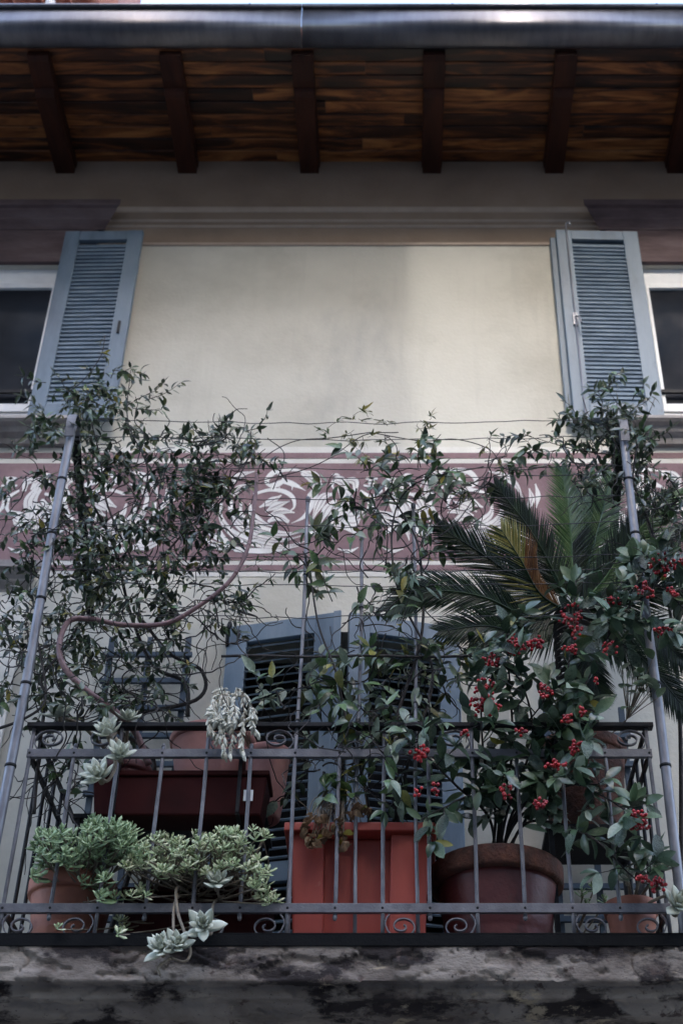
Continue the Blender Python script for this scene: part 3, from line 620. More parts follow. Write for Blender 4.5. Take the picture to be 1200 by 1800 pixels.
# dark red trough hung on the railing
tr = thing('hanging_trough', 'long dark red plastic trough hung behind the middle rail', 'planter', (-1.0,-0.81,4.22), 'rectangular planters')
def taper(x0,x1,y0,y1,z0,z1,ins):
    return MB().add([(x0+ins,y0+ins,z0),(x1-ins,y0+ins,z0),(x1-ins,y1-ins,z0),(x0+ins,y1-ins,z0),(x0,y0,z1),(x1,y0,z1),(x1,y1,z1),(x0,y1,z1)],[(0,3,2,1),(4,5,6,7),(0,1,5,4),(1,2,6,5),(2,3,7,6),(3,0,4,7)])
taper(-1.305,-0.565,-0.905,-0.705,4.215,4.385,0.02).build('body', M['darkred'], tr, bevel=0.008)
MB().box(-1.315,-0.555,-0.915,-0.695,4.386,4.41).build('rim', M['darkred'], tr, bevel=0.006)
for x in (-1.20,-0.68):
    MB().box(x-0.008,x+0.008,-0.925,-0.917,4.20,4.50).box(x-0.008,x+0.008,-0.925,-0.70,4.203,4.213).build('hanger', M['irondark'], tr)
MB().box(-0.66,-0.62,-0.9075,-0.905,4.27,4.32).build('paper_label', M['whiteframe'], tr)
# square red planter
sq = thing('square_planter', 'tall square brick-red planter with recessed front panel', 'planter', (-0.165,-0.60,ZF), 'rectangular planters')
X0,X1,Y0,Y1,H = -0.452,0.122,-0.875,-0.36,0.53
taper(X0+0.012,X1-0.012,Y0+0.048,Y1-0.012,ZF+0.03,ZF+H-0.04,0.022).build('body', M['redplastic'], sq, bevel=0.012)
for a,b,sgn in ((X0,X0+0.135,1),(X1-0.16,X1,-1)):
    q = MB(); zA, zB = ZF+0.03, ZF+H-0.04
    i0, i1 = (0.022, 0.0) 
    q.add([(a+(0.022 if sgn>0 else -0.010),Y0+0.020,zA),(b+(0.010 if sgn>0 else -0.022),Y0+0.020,zA),(b+(0.010 if sgn>0 else -0.022),Y0+0.10,zA),(a+(0.022 if sgn>0 else -0.010),Y0+0.10,zA),
           (a,Y0-0.002,zB),(b,Y0-0.002,zB),(b,Y0+0.09,zB),(a,Y0+0.09,zB)],[(0,3,2,1),(4,5,6,7),(0,1,5,4),(1,2,6,5),(2,3,7,6),(3,0,4,7)])
    q.build('corner_panel', M['redplastic'], sq, bevel=0.008)
MB().box(X0-0.03,X1+0.03,Y0-0.032,Y1+0.03,ZF+H-0.039,ZF+H).build('rim', M['redplastic'], sq, bevel=0.006)
MB().box(X0+0.005,X1-0.005,Y0+0.0,Y1-0.005,ZF+0.002,ZF+0.032).build('foot', M['redplastic'], sq, bevel=0.005)
MB().box(X0+0.02,X1-0.02,Y0+0.02,Y1-0.02,ZF+H+0.001,ZF+H+0.006).build('soil', M['soil'], sq)
# dark trough on the floor for the pale sedum
ft = thing('floor_trough', 'low dark trough on the floor hidden under the pale sedum', 'planter', (-0.84,-0.72,ZF), 'rectangular planters')
taper(-1.13,-0.53,-0.83,-0.58,ZF+0.002,ZF+0.25,0.02).build('body', M['darkred'], ft, bevel=0.006)
MB().box(-1.14,-0.52,-0.84,-0.57,ZF+0.251,ZF+0.275).build('rim', M['darkred'], ft, bevel=0.006)
# raised pot of the cycad
sd_ = thing('pot_stand', 'dark iron stand carrying the cycad pot', 'stand', (0.83,-0.52,ZF))
MB().box(0.63,1.03,-0.70,-0.32,4.24,4.262).build('top', M['irondark'], sd_)
for x in (0.65,1.01):
    for y in (-0.685,-0.335): MB().box(x-0.011,x+0.011,y-0.011,y+0.011,ZF,4.24).build('leg', M['irondark'], sd_)
pot('round_pot', 'dark clay pot of the cycad raised behind the red berries', (0.83,-0.51,4.262), 0.15, 0.20, 0.46, M['mossrim'], 0.06, 0.014)

# ------------------------------------------------------------------ foliage helpers
def leaf_data(L, W, fold=0.25, curl=0.25, n=4, shape='ell', wave=0.0, twist=0.0):
    """leaf along +Y from the origin, normal +Z: midrib and two edges"""
    vs_, fs = [], []
    for i in range(n+1):
        t = i/n
        if shape == 'ell': wd = math.sin(math.pi*min(1, t*0.96+0.02))**0.8
        elif shape == 'lance': wd = math.sin(math.pi*t**0.75)**0.9
        else: wd = math.sin(math.pi*t**1.35)**0.8      # spoon
        wd = max(wd, 0.04)*W/2
        ang = curl*t; y = L*(math.sin(ang)/curl if abs(curl) > 1e-4 else t); z = -L*((1-math.cos(ang))/curl if abs(curl) > 1e-4 else 0)
        zz = wd*fold + wave*math.sin(i*2.1)*W
        vs_ += [(-wd, y, z+zz), (0, y, z), (wd, y, z+zz-wave*W*math.cos(i*1.7))]
    for i in range(n):
        a = 3*i; fs += [(a,a+1,a+4,a+3),(a+1,a+2,a+5,a+4)]
    return vs_, fs
def fat_leaf(L, W, T, shape='ghost', n=5, k=6, curl=-0.5):
    """thick succulent leaf: pointed lens section"""
    vs_, fs = [], []
    for i in range(n+1):
        t = i/n
        if shape == 'ghost': wd = (0.35+0.65*math.sin(math.pi*min(1,t*0.75+0.12)))*(1-t**5)
        else: wd = (0.30+0.70*t**1.2)*(1-max(0,t-0.72)/0.28)**0.5 if t < 0.999 else 0.05
        wd = max(wd, 0.03)
        ang = curl*t; y = L*math.sin(ang)/curl; z = -L*(1-math.cos(ang))/curl
        for j in range(k):
            a = 2*math.pi*j/k
            vs_.append((math.cos(a)*wd*W/2, y, z + math.sin(a)*wd*T/2*(0.55 if math.sin(a) > 0 else 1.0)))
    for i in range(n):
        for j in range(k): fs.append((i*k+j, i*k+(j+1)%k, (i+1)*k+(j+1)%k, (i+1)*k+j))
    fs += [tuple(range(k-1,-1,-1)), tuple(n*k+j for j in range(k))]
    return vs_, fs
def frame(d, up):
    d = d.normalized(); x = d.cross(up)
    if x.length < 1e-3: x = d.orthogonal()
    x.normalize(); z = x.cross(d); return Matrix((x, d, z)).transposed()
def mesh_of(name, vf, mat, smooth=True):
    me = bpy.data.meshes.new(name); me.from_pydata([tuple(p) for p in vf[0]], [], vf[1]); me.update(); me.materials.append(mat)
    if smooth: me.polygons.foreach_set('use_smooth', [True]*len(me.polygons))
    return me
def scatter(root, leaves, shapes, mats, n_ind=300, name='leaf', rest='foliage', key=None):
    """leaves = [(pos, rot3x3, scale, shape index, material index)]; the nearest become leaf objects, the rest one mesh"""
    leaves = sorted(leaves, key=key or (lambda l: -l[2] * (1.0 - 0.5*l[0].y)))
    ms = {}
    for p, r, sc, si, mi in leaves[:n_ind]:
        if (si, mi) not in ms: ms[(si, mi)] = mesh_of(name, shapes[si], mats[mi])
        link(name, ms[(si, mi)], p, root, rot=r.to_quaternion(), scale=sc)
    by = {}
    for p, r, sc, si, mi in leaves[n_ind:]:
        mbx = by.setdefault(mi, MB()); mbx.add([p + r @ (Vector(v)*sc) for v in shapes[si][0]], shapes[si][1])
    for mi, mbx in by.items():
        mbx.build(rest, mats[mi], root, smooth=True, kind='stuff')
def rv(rn, s=1.0): return Vector((rn.gauss(0,s), rn.gauss(0,s), rn.gauss(0,s)))
def pick(rn, e, ymin, ymax):
    u, v, ru, rvv = e[:4]
    while True:
        a, b = rn.uniform(-1,1), rn.uniform(-1,1)
        if a*a+b*b <= 1: break
    Y = rn.uniform(ymin, ymax)
    return P(u + a*ru, v + b*rvv, Y)
def grow_twig(rn, p, d, n, seg, jit, pull):
    pts = [p.copy()]; d = d.normalized()
    for i in range(n):
        d = (d + rv(rn, jit) + pull).normalized(); pts.append(pts[-1] + d*seg)
    return pts
def twig_leaves(rn, pts, out, size, nshape, matpick, every=1, spread=0.9, droop=0.25, single=False):
    for i in range(1, len(pts), every):
        d = (pts[i]-pts[i-1]).normalized(); side = d.cross(rv(rn)).normalized()
        for sg in ((1,) if single else (1,-1)):
            if rn.random() < 0.10: continue
            ld = (d*0.55 + side*sg*spread + Vector((0,0,-droop)) + rv(rn,0.18)).normalized()
            up = Vector((0,-0.9,0.75)) + rv(rn,0.45)
            out.append((pts[i], frame(ld, up), size*rn.uniform(0.6,1.2), rn.randrange(nshape), matpick(rn)))
    d = (pts[-1]-pts[-2]).normalized()
    out.append((pts[-1], frame((d+rv(rn,0.2)).normalized(), Vector((0,-0.9,0.7))+rv(rn,0.4)), size*rn.uniform(0.8,1.2), rn.randrange(nshape), matpick(rn)))
def climber(name, lab, base, seed, blobs, yr, stems, leafshapes, mats, matpick, size, twig_n=(4,7), seg=0.028, jit=0.28, pull=(0,0,0), every=1, tangles=0, trange=None, droop=0.25, stem_r=0.008, spread=0.9, group='climbing plants'):
    rn = random.Random(seed); t = thing(name, lab, 'climber', base, group)
    sm = MB()
    for pts, r0, r1 in stems: sm.tube(catmull(pts, 8), [r0, r1], 7)
    if sm.v: sm.build('stem', M['bark'], t, smooth=True)
    tw, leaves = MB(), []
    for e in blobs:
        for i in range(e[4]):
            p = pick(rn, e, *yr); d = Vector((rn.gauss(0,1), rn.gauss(0,0.6), rn.gauss(0.15,1)))
            pts = grow_twig(rn, p, d, rn.randint(*twig_n), seg*rn.uniform(0.8,1.25), jit, Vector(pull))
            tw.tube(pts, [0.0028, 0.0014], 4, cap=False)
            twig_leaves(rn, pts, leaves, size, len(leafshapes), matpick, every, droop=droop, spread=spread)
    for i in range(tangles):
        a = pick(rn, rn.choice([e for e in blobs if e[1] > 790]), *yr); d = rv(rn); d.y *= 0.4; d.z -= 0.3
        pts = grow_twig(rn, a, d, rn.randint(8,16), 0.03, 0.30, Vector((0,0,0)))
        tw.tube(catmull(pts,2), [rn.uniform(0.0022,0.0045), 0.0018], 5, cap=False)
    tw.build('twigs', M['bark'], t, smooth=True, kind='stuff')
    scatter(t, leaves, leafshapes, mats)
    return t
jl = [leaf_data(1.0, 0.42, 0.3, c, 4, 'lance') for c in (0.2, 0.7, -0.3, 1.0)]
vl = [leaf_data(1.0, 0.42, 0.35, c, 5, 'lance', wave=0.015) for c in (0.3, 0.8, -0.4, 1.2)]
bl = [leaf_data(1.0, 0.44, 0.28, c, 6, 'ell', wave=0.02) for c in (0.3, 0.7, -0.3, 1.1)]

# ------------------------------------------------------------------ left climber
LJ = [(a,b,c,d,int(e*1.05+0.5)) for a,b,c,d,e in [(150,690,80,38,14),(225,680,40,30,8),(215,705,55,45,12),(110,745,70,35,12),(130,790,90,35,14),(250,800,110,50,20),(400,800,70,50,20),(445,770,25,25,6),
      (85,880,75,70,22),(230,880,130,70,40),(370,870,80,60,24),(120,970,90,55,24),(260,960,120,60,32),(370,940,50,50,10),(50,1100,50,70,16),(190,1050,130,45,28),(310,1060,80,50,18),
      (250,1150,90,50,14),(45,1210,45,60,14),(140,1150,60,60,14),(400,1090,30,45,6),(150,1240,60,25,8),(240,1235,70,25,8),(110,1380,30,35,5),(110,1345,20,20,3)]]
g = lambda u,v,Y: tuple(P(u,v,Y))
climber('climbing_jasmine', 'dense dark small-leaved climber tangled over the left pipe and wires', (-1.3,-0.5,ZF), 11, LJ, (-1.02,-0.55),
        [([(-1.28,-0.30,3.9),g(255,1440,-0.4),g(268,1330,-0.45),g(200,1270,-0.5),g(345,1230,-0.4),g(355,1180,-0.4),g(300,1150,-0.45),g(250,1090,-0.55)],0.013,0.008),
         ([g(330,1260,-0.3),g(325,1200,-0.35),g(270,1170,-0.4),g(230,1080,-0.5),g(200,960,-0.7),g(160,880,-0.85)],0.012,0.006),
         ([g(60,1430,-0.85),g(68,1330,-0.85),g(80,1230,-0.85),g(75,1190,-0.85),g(120,1130,-0.8),g(170,1040,-0.75),g(230,960,-0.7)],0.009,0.005),
         ([g(0,1280,-0.95),g(40,1265,-0.97),g(75,1240,-0.97),g(80,1200,-0.95),g(65,1120,-0.9)],0.007,0.005),
         ([g(240,1000,-0.8),g(190,890,-0.85),g(175,800,-0.9),g(150,700,-0.95)],0.006,0.003),
         ([g(260,1010,-0.8),g(330,930,-0.85),g(400,870,-0.9),g(445,790,-0.92)],0.006,0.003),
         ([g(230,930,-0.8),g(260,830,-0.9),g(225,740,-0.95),g(230,650,-0.95)],0.005,0.002)],
        jl, [M['jas'], M['olive'], M['vineleaf'], M['greyleaf'], M['yellow']], lambda r: r.choices((0,1,2,3,4),(74,7,14,3,2))[0], 0.057, tangles=260, seg=0.026)
# ------------------------------------------------------------------ right climber
RJ = [(1060,735,70,40,16),(1075,770,70,35,18),(1000,790,45,25,8),(1120,785,45,40,12),(1090,700,50,25,5),(945,765,14,10,2),(1150,860,45,40,14),(1180,940,25,70,12),(1150,1000,40,40,8),(1050,830,60,30,10),(1000,740,25,25,4)]
climber('climbing_jasmine', 'dark leafy climber bunched over the top of the right pipe', (1.2,-0.4,ZF), 12, RJ, (-1.02,-0.7),
        [([(1.20,-0.3,ZF),g(1195,1300,-0.6),g(1180,1100,-0.7),g(1150,950,-0.8),g(1100,820,-0.9),g(1060,740,-0.95)],0.012,0.004),
         ([g(1110,850,-0.9),g(1120,780,-0.95),g(1150,700,-0.95)],0.005,0.002),([g(1080,800,-0.92),g(1010,790,-0.95),g(940,770,-0.97)],0.004,0.0015)],
        jl, [M['jas'], M['vineleaf']], lambda r: 1 if r.random() < 0.12 else 0, 0.058, tangles=50, pull=(0,0,0.05))
# ------------------------------------------------------------------ centre vine
CV = [(700,860,80,55,13),(760,850,60,50,9),(820,860,50,40,7),(850,830,40,25,4),(690,930,70,60,12),(620,890,40,40,3),(540,960,50,30,5),(590,960,40,25,3),(700,1010,55,40,7),(660,1050,40,40,6),(560,1080,35,35,3),
      (600,1130,60,40,6),(720,1130,70,50,10),(800,1160,55,50,8),(640,1200,60,50,9),(530,1215,60,35,10),(740,1220,70,50,11),(620,1270,60,35,7),(690,1320,60,35,7),(600,1350,60,40,5),(700,1380,50,30,4),(560,1330,30,25,2),(470,1250,20,20,3)]
CV = [(a,b,c,d,max(1,int(e*(0.72 if b > 1090 else 0.9)))) for a,b,c,d,e in CV]
climber('climbing_vine', 'glossy green vine with large pointed leaves over the door shutters', (-0.1,-0.75,ZF+0.535), 13, CV, (-1.01,-0.80),
        [([(-0.12,-0.7,ZF+0.535),g(640,1380,-0.85),g(605,1250,-0.92),g(590,1180,-0.95),g(560,1100,-0.95),g(540,1000,-0.95),g(500,960,-0.95)],0.008,0.003),
         ([(-0.05,-0.7,ZF+0.535),g(720,1330,-0.85),g(760,1180,-0.92),g(700,1040,-0.95),g(690,920,-0.95),g(730,850,-0.95),g(850,820,-0.97)],0.008,0.003),
         ([(0.0,-0.7,ZF+0.535),g(690,1300,-0.88),g(740,1120,-0.93),g(740,1000,-0.95),g(728,940,-0.95),g(680,860,-0.95)],0.009,0.004),
         ([g(750,1010,-0.93),g(700,940,-0.95),g(650,890,-0.95)],0.004,0.002),([g(745,960,-0.93),g(800,920,-0.95),g(850,850,-0.96)],0.004,0.002)],
        vl, [M['vineleaf'], M['jas'], M['olive'], M['yellow'], M['greyleaf']], lambda r: r.choices((0,1,2,3,4),(9,3,1.5,0.6,8))[0], 0.086, twig_n=(3,6), seg=0.04, jit=0.25, every=1, tangles=120, droop=0.35)
# ------------------------------------------------------------------ bare-stemmed palmate creeper
rn = random.Random(21)
pc = thing('palmate_creeper', 'bare reddish-brown looping stem with tufts of yellowing finger-shaped leaves', 'climber', (-1.2,-0.8,4.42), 'climbing plants')
main = [g(262,1345,-0.80),g(240,1290,-0.84),g(212,1258,-0.90),g(150,1212,-0.97),g(112,1170,-0.99),g(105,1130,-0.99),g(122,1092,-0.99),(*P(160,1088,-0.98),),g(215,1098,-0.97),g(290,1096,-0.97),g(350,1065,-0.98),g(405,1020,-0.99),g(435,965,-0.99),g(446,900,-0.99),g(452,830,-0.99)]
pts = catmull(main, 8); q = MB().tube(pts, [0.0155, 0.0085], 12); 
for i in range(6, len(pts)-4, 7):
    d = (pts[i+1]-pts[i]).normalized(); q.tube([pts[i]-d*0.008, pts[i]+d*0.002, pts[i]+d*0.01], [0.0140*(1-i/len(pts)*0.45)+0.0006, 0.0148*(1-i/len(pts)*0.45)+0.0016, 0.0140*(1-i/len(pts)*0.45)+0.0006], 12)
q.build('stem', M['purplestem'], pc, smooth=True)
runs = [[g(452,830,-0.99),g(470,800,-0.98),g(520,775,-0.98),g(580,770,-0.98),g(650,760,-0.98)],[g(430,850,-0.98),g(520,830,-0.98),g(580,805,-0.98),g(640,765,-0.98),g(700,760,-0.98)],
        [g(650,760,-0.98),g(740,775,-0.98),g(800,772,-0.98),g(860,790,-0.98),g(890,825,-0.97),g(960,820,-0.97)],[g(120,690,-0.99),g(150,665,-0.98),g(178,625,-0.97),g(185,590,-0.97)],[g(470,770,-0.98),g(500,800,-0.98),g(480,860,-0.97)]]
q = MB()
for r_ in runs: q.tube(catmull(r_, 6), 0.0026, 5)
leaves = []
def palmate(p, size, mi, aim):
    aim = aim.normalized(); sx_ = aim.cross(Vector((0,-0.4,1))).normalized()
    for k in range(-2, 3):
        d = aim*math.cos(k*0.62) + sx_*math.sin(k*0.62) + rv(rn,0.10)
        leaves.append((p + rv(rn,0.002), frame(d, Vector((0,-0.5,1))+rv(rn,0.25)), size*rn.uniform(0.75,1.15)*(1-0.1*abs(k)), rn.randrange(4), mi))
def tuft(u, v, n, spread, size, mis, Y=-0.98):
    for i in range(n):
        a = P(u+rn.uniform(-1,1)*spread, v+rn.uniform(-1,1)*spread*0.7, Y+rn.uniform(-0.03,0.05)); b = a + rv(rn,0.022)
        q.tube([a, (a+b)/2+rv(rn,0.004), b], 0.0014, 4); palmate(b, size, rn.choice(mis), (b-a)+Vector((0,-0.01,0.004)))
tuft(130,1084,3,4,0.052,[0]); tuft(650,755,13,36,0.062,[1,1,1,0]); tuft(640,800,3,14,0.085,[0,1]); tuft(450,790,7,22,0.05,[1,0,1,2]); tuft(430,840,4,25,0.05,[0,1])
tuft(185,590,1,2,0.045,[1]); tuft(178,618,2,6,0.05,[1,0]); tuft(120,672,3,14,0.055,[1,2]); tuft(100,700,2,12,0.055,[2]); tuft(750,745,6,18,0.055,[2,1]); tuft(755,775,3,16,0.055,[2]); tuft(560,765,4,24,0.05,[2]); tuft(850,775,3,12,0.06,[2,1]); tuft(890,825,5,22,0.045,[1,2])
tuft(410,1050,8,24,0.042,[2]); tuft(460,1000,7,30,0.042,[2]); tuft(175,1005,8,40,0.055,[0,1,1]); tuft(150,1155,4,14,0.05,[1]); tuft(280,1005,1,2,0.07,[0]); tuft(545,855,1,4,0.06,[3]); tuft(640,880,2,10,0.06,[0])
tuft(620,1305,2,20,0.06,[0,1]); tuft(700,1305,3,14,0.06,[0])
q.build('tendrils', M['bark'], pc, smooth=True)
pl_ = [leaf_data(1.0, 0.24, 0.3, c, 4, 'lance') for c in (0.3, 0.7, -0.2, 1.0)]
scatter(pc, leaves, pl_, [M['yellow'], M['olive'], M['vineleaf'], M['dry']])
# ------------------------------------------------------------------ cycad
cy = thing('cycad', 'spiky cycad with stiff feathered fronds, one of them rust and yellow', 'cycad', (0.83,-0.51,4.68))
crown = P(1005, 1085, -0.62)
rn = random.Random(33)
q = MB(); tp = []
for i in range(22):
    f = i/21; q.lathe((lerp(0.83,crown.x,f), lerp(-0.51,crown.y,f), lerp(4.68,crown.z,f)), [(0.085,-0.012),(0.098,0.002),(0.088,0.016)], 14)
q.lathe(tuple(crown), [(0.088,0.0),(0.07,0.04),(0.001,0.06)], 14)
q.build('trunk', M['bark'], cy)
def frond(path, ll, mats_, w=0.0078, rows=46, lift=0.3, dens=1.0, up=None):
    pl = catmull(path, 14); n = len(pl); L_ = sum((pl[i+1]-pl[i]).length for i in range(n-1))
    me_by = {}; acc = 0; k = 0; step = 0.0078/dens
    upv = up or Vector((0,-0.85,-0.25))
    for i in range(n-1):
        d = pl[i+1]-pl[i]; ln = d.length; d.normalize(); sd_v = d.cross(upv).normalized(); nv = sd_v.cross(d).normalized()
        while acc <= ln:
            p = pl[i] + d*acc; f = (i + acc/ln)/(n-1); acc += step
            if f < 0.12: continue
            ls = 1.3*ll*math.sin(math.pi*min(1,(0.10+0.86*f)))**0.55*(1.0 if f < 0.9 else 0.9); k += 1
            fw = lerp(0.85, 1.5, f)
            for sg in (1,-1):
                ld = (d*fw + sd_v*sg*0.85 - nv*lift*0.5 + rv(rn,0.04)).normalized()
                mi = mats_(f, sg, rn)
                mbx = me_by.setdefault(mi, MB()); tip = p + ld*ls + Vector((0,0,-ls*0.06)); mid = p + ld*ls*0.5 + nv*0.004
                wv = ld.cross(nv).normalized()*w*0.5; hv = nv*0.0016
                mbx.add([p-wv*0.7, p+hv, p+wv*0.7, mid-wv, mid+hv*1.5, mid+wv, tip], [(0,1,4,3),(1,2,5,4),(3,4,6),(4,5,6)])
        acc -= ln
    fr_ = MB().tube(pl, [0.0075, 0.002], 6).build('frond', M['cycadlight'] if 1 in me_by else M['cycad'], cy, smooth=True)
    for mi, mbx in me_by.items():
        mbx.build('leaflets', [M['cycad'], M['cycadlight'], M['yellow'], M['cycadbrown']][mi], fr_, smooth=False, kind='stuff')
C0 = Vector(crown) + Vector((0,0,0.02))
def fp(*uvY): return [C0] + [P(*a) for a in uvY]
dark = lambda f,s,r: 0
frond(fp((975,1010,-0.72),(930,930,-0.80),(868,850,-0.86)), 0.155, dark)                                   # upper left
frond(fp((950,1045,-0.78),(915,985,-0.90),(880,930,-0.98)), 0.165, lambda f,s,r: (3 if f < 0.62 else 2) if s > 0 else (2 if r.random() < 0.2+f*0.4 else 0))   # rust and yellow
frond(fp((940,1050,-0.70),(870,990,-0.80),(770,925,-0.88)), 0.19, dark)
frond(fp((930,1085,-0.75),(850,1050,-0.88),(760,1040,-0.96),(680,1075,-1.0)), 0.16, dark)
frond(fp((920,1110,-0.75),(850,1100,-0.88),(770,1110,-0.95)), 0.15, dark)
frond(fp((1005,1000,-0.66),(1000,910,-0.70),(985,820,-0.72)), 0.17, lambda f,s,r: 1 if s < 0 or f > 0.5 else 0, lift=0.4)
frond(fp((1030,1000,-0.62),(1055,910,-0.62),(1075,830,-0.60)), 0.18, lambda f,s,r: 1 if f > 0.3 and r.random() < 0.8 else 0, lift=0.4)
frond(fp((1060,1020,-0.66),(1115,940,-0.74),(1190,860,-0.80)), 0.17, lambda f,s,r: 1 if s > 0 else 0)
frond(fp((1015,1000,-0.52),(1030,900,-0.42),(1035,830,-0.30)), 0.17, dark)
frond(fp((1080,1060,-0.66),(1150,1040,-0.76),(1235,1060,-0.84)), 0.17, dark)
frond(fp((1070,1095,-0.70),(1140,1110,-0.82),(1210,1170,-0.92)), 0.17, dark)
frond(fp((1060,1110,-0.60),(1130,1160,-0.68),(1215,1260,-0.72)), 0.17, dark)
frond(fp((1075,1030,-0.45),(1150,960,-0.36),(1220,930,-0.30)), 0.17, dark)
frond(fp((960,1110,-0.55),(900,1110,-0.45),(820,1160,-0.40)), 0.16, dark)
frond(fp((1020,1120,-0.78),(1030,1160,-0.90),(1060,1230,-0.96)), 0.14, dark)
# ------------------------------------------------------------------ red berry shrub
bs = thing('berry_shrub', 'leathery-leaved shrub with clusters of red berries filling the right side', 'shrub', (0.41,-0.63,ZF+0.42))
rn = random.Random(44)
B0 = Vector((0.41,-0.63,ZF+0.42))
br = [[(880,1420,-0.72),(900,1320,-0.86),(895,1200,-0.98),(890,1120,-1.02),(900,1085,-1.02)],
      [(900,1430,-0.72),(965,1330,-0.88),(1030,1200,-1.0),(1085,1090,-1.04),(1150,1030,-1.05),(1175,975,-1.05)],
      [(890,1430,-0.74),(935,1300,-0.92),(915,1200,-1.02),(870,1160,-1.04)],
      [(870,1430,-0.74),(850,1330,-0.92),(845,1240,-1.04),(850,1180,-1.04)],
      [(860,1440,-0.74),(800,1380,-0.92),(750,1330,-1.02),(720,1310,-1.04)],
      [(910,1440,-0.74),(1000,1380,-0.95),(1060,1400,-1.02),(1120,1440,-1.06)],
      [(905,1440,-0.74),(960,1350,-0.92),(985,1250,-1.02),(1005,1120,-1.05),(1012,1010,-1.04)],
      [(900,1440,-0.72),(980,1340,-0.88),(1010,1310,-1.0),(1035,1290,-1.04)],
      [(920,1450,-0.75),(990,1450,-0.90),(1050,1480,-0.98),(1110,1540,-1.05),(1155,1560,-1.05)],
      [(880,1430,-0.74),(830,1400,-0.90),(780,1420,-0.98),(740,1440,-1.0)],
      [(1085,1095,-1.04),(1130,1090,-1.06),(1175,1110,-1.06)],[(1060,1150,-1.02),(1075,1080,-1.04),(1080,1055,-1.04)],
      [(900,1300,-0.9),(950,1240,-1.0),(962,1205,-1.03)],[(970,1330,-0.9),(980,1280,-1.0),(1020,1250,-1.03)],[(880,1440,-0.74),(870,1390,-0.9),(890,1380,-1.0)],[(930,1430,-0.75),(960,1380,-0.92),(975,1345,-1.0)],
      [(1150,1030,-1.05),(1180,1040,-1.05),(1198,1030,-1.05)],[(1100,1080,-1.04),(1120,1020,-1.05),(1150,985,-1.05)]]
sm = MB(); leaves = []
for b_ in br:
    pts = catmull([B0 + Vector((rn.uniform(-0.03,0.03),rn.uniform(-0.03,0.03),0))] + [P(*a) for a in b_] if b_[0][1] > 1400 else [P(*a) for a in b_], 8)
    sm.tube(pts, [0.0075, 0.0028] if b_[0][1] > 1400 else [0.004, 0.0022], 7)
    i0 = int(len(pts)*0.25) if b_[0][1] > 1400 else 1
    for i in range(i0, len(pts)):
        d = (pts[i]-pts[i-1]).normalized()
        if rn.random() < 0.65:
            side = d.cross(rv(rn)).normalized()
            ld = (d*0.6 + side*0.9 + Vector((0,-0.25,-0.05)) + rv(rn,0.2)).normalized()
            leaves.append((pts[i], frame(ld, Vector((0,-0.9,0.75))+rv(rn,0.5)), 0.108*rn.uniform(0.6,1.15), rn.randrange(4), 0 if rn.random() < 0.75 else 1))
        if i % 3 == 0 and i > i0+1:
            tp = grow_twig(rn, pts[i], d*0.4 + rv(rn,0.7) + Vector((0,-0.25,0.1)), 3, 0.042, 0.25, Vector((0,0,0.04)))
            sm.tube(tp, [0.0028,0.0015], 5); twig_leaves(rn, tp, leaves, 0.098, 4, lambda r: r.choices((0,1,2,3),(60,22,2,14))[0], spread=0.85, droop=0.1)
# fresh upright tips
for u, v in ((1008,1010),(898,1090),(1110,970),(1130,960),(1025,1300),(905,1140),(1110,1400),(960,1180)):
    p = P(u, v+18, -1.03)
    for k in range(5):
        a = k*2.4; leaves.append((p + Vector((0,0,0.006*k)), frame(Vector((math.cos(a)*0.6, math.sin(a)*0.45-0.15, 0.75)), Vector((0,-1,0.3))+rv(rn,0.2)), 0.105*rn.uniform(0.75,1.05), rn.randrange(4), 1))
sm.build('branches', M['bark'], bs, smooth=True)
scatter(bs, leaves, bl, [M['berryleaf'], M['freshleaf'], M['yellow'], M['greyleaf']])
ico = None
def ico_data():
    t = (1+5**0.5)/2; v = [Vector(a).normalized() for a in ((-1,t,0),(1,t,0),(-1,-t,0),(1,-t,0),(0,-1,t),(0,1,t),(0,-1,-t),(0,1,-t),(t,0,-1),(t,0,1),(-t,0,-1),(-t,0,1))]
    f = [(0,11,5),(0,5,1),(0,1,7),(0,7,10),(0,10,11),(1,5,9),(5,11,4),(11,10,2),(10,7,6),(7,1,8),(3,9,4),(3,4,2),(3,2,6),(3,6,8),(3,8,9),(4,9,5),(2,4,11),(6,2,10),(8,6,7),(9,8,1)]
    cache = {}; nf = []
    def mid(a,b):
        k = (min(a,b),max(a,b))
        if k not in cache: v.append(((v[a]+v[b])/2).normalized()); cache[k] = len(v)-1
        return cache[k]
    for a,b,c in f:
        x,y,z = mid(a,b),mid(b,c),mid(c,a); nf += [(a,x,z),(b,y,x),(c,z,y),(x,y,z)]
    return v, nf
IV, IF = ico_data()
cl = [(1005,1092,24,42,46),(905,1132,26,22,40),(862,1160,16,18,22),(850,1238,30,30,60),(852,1205,20,14,16),(958,1215,14,18,20),(1012,1312,18,16,24),(738,1322,20,20,30),(1122,1442,24,20,46),(1162,992,26,26,48),(1132,1038,20,18,26),(1075,1060,16,14,20),(1165,1112,18,12,24),
      (1155,1556,16,14,24),(1130,1545,14,8,10),(975,1345,22,10,16),(892,1392,16,14,14),(995,1262,12,8,10),(1022,1252,8,10,8),(1195,985,8,12,12),(1070,1140,16,14,14),(940,1060+70,16,14,22),(1000,1140,18,12,14),(735,1392,10,8,5),(765,1388,8,12,6),(950,1415,16,12,14),(1045,1195,8,8,6),(1180,1040,12,10,12),(915,1285,10,8,8),(820,1290,14,8,10)]
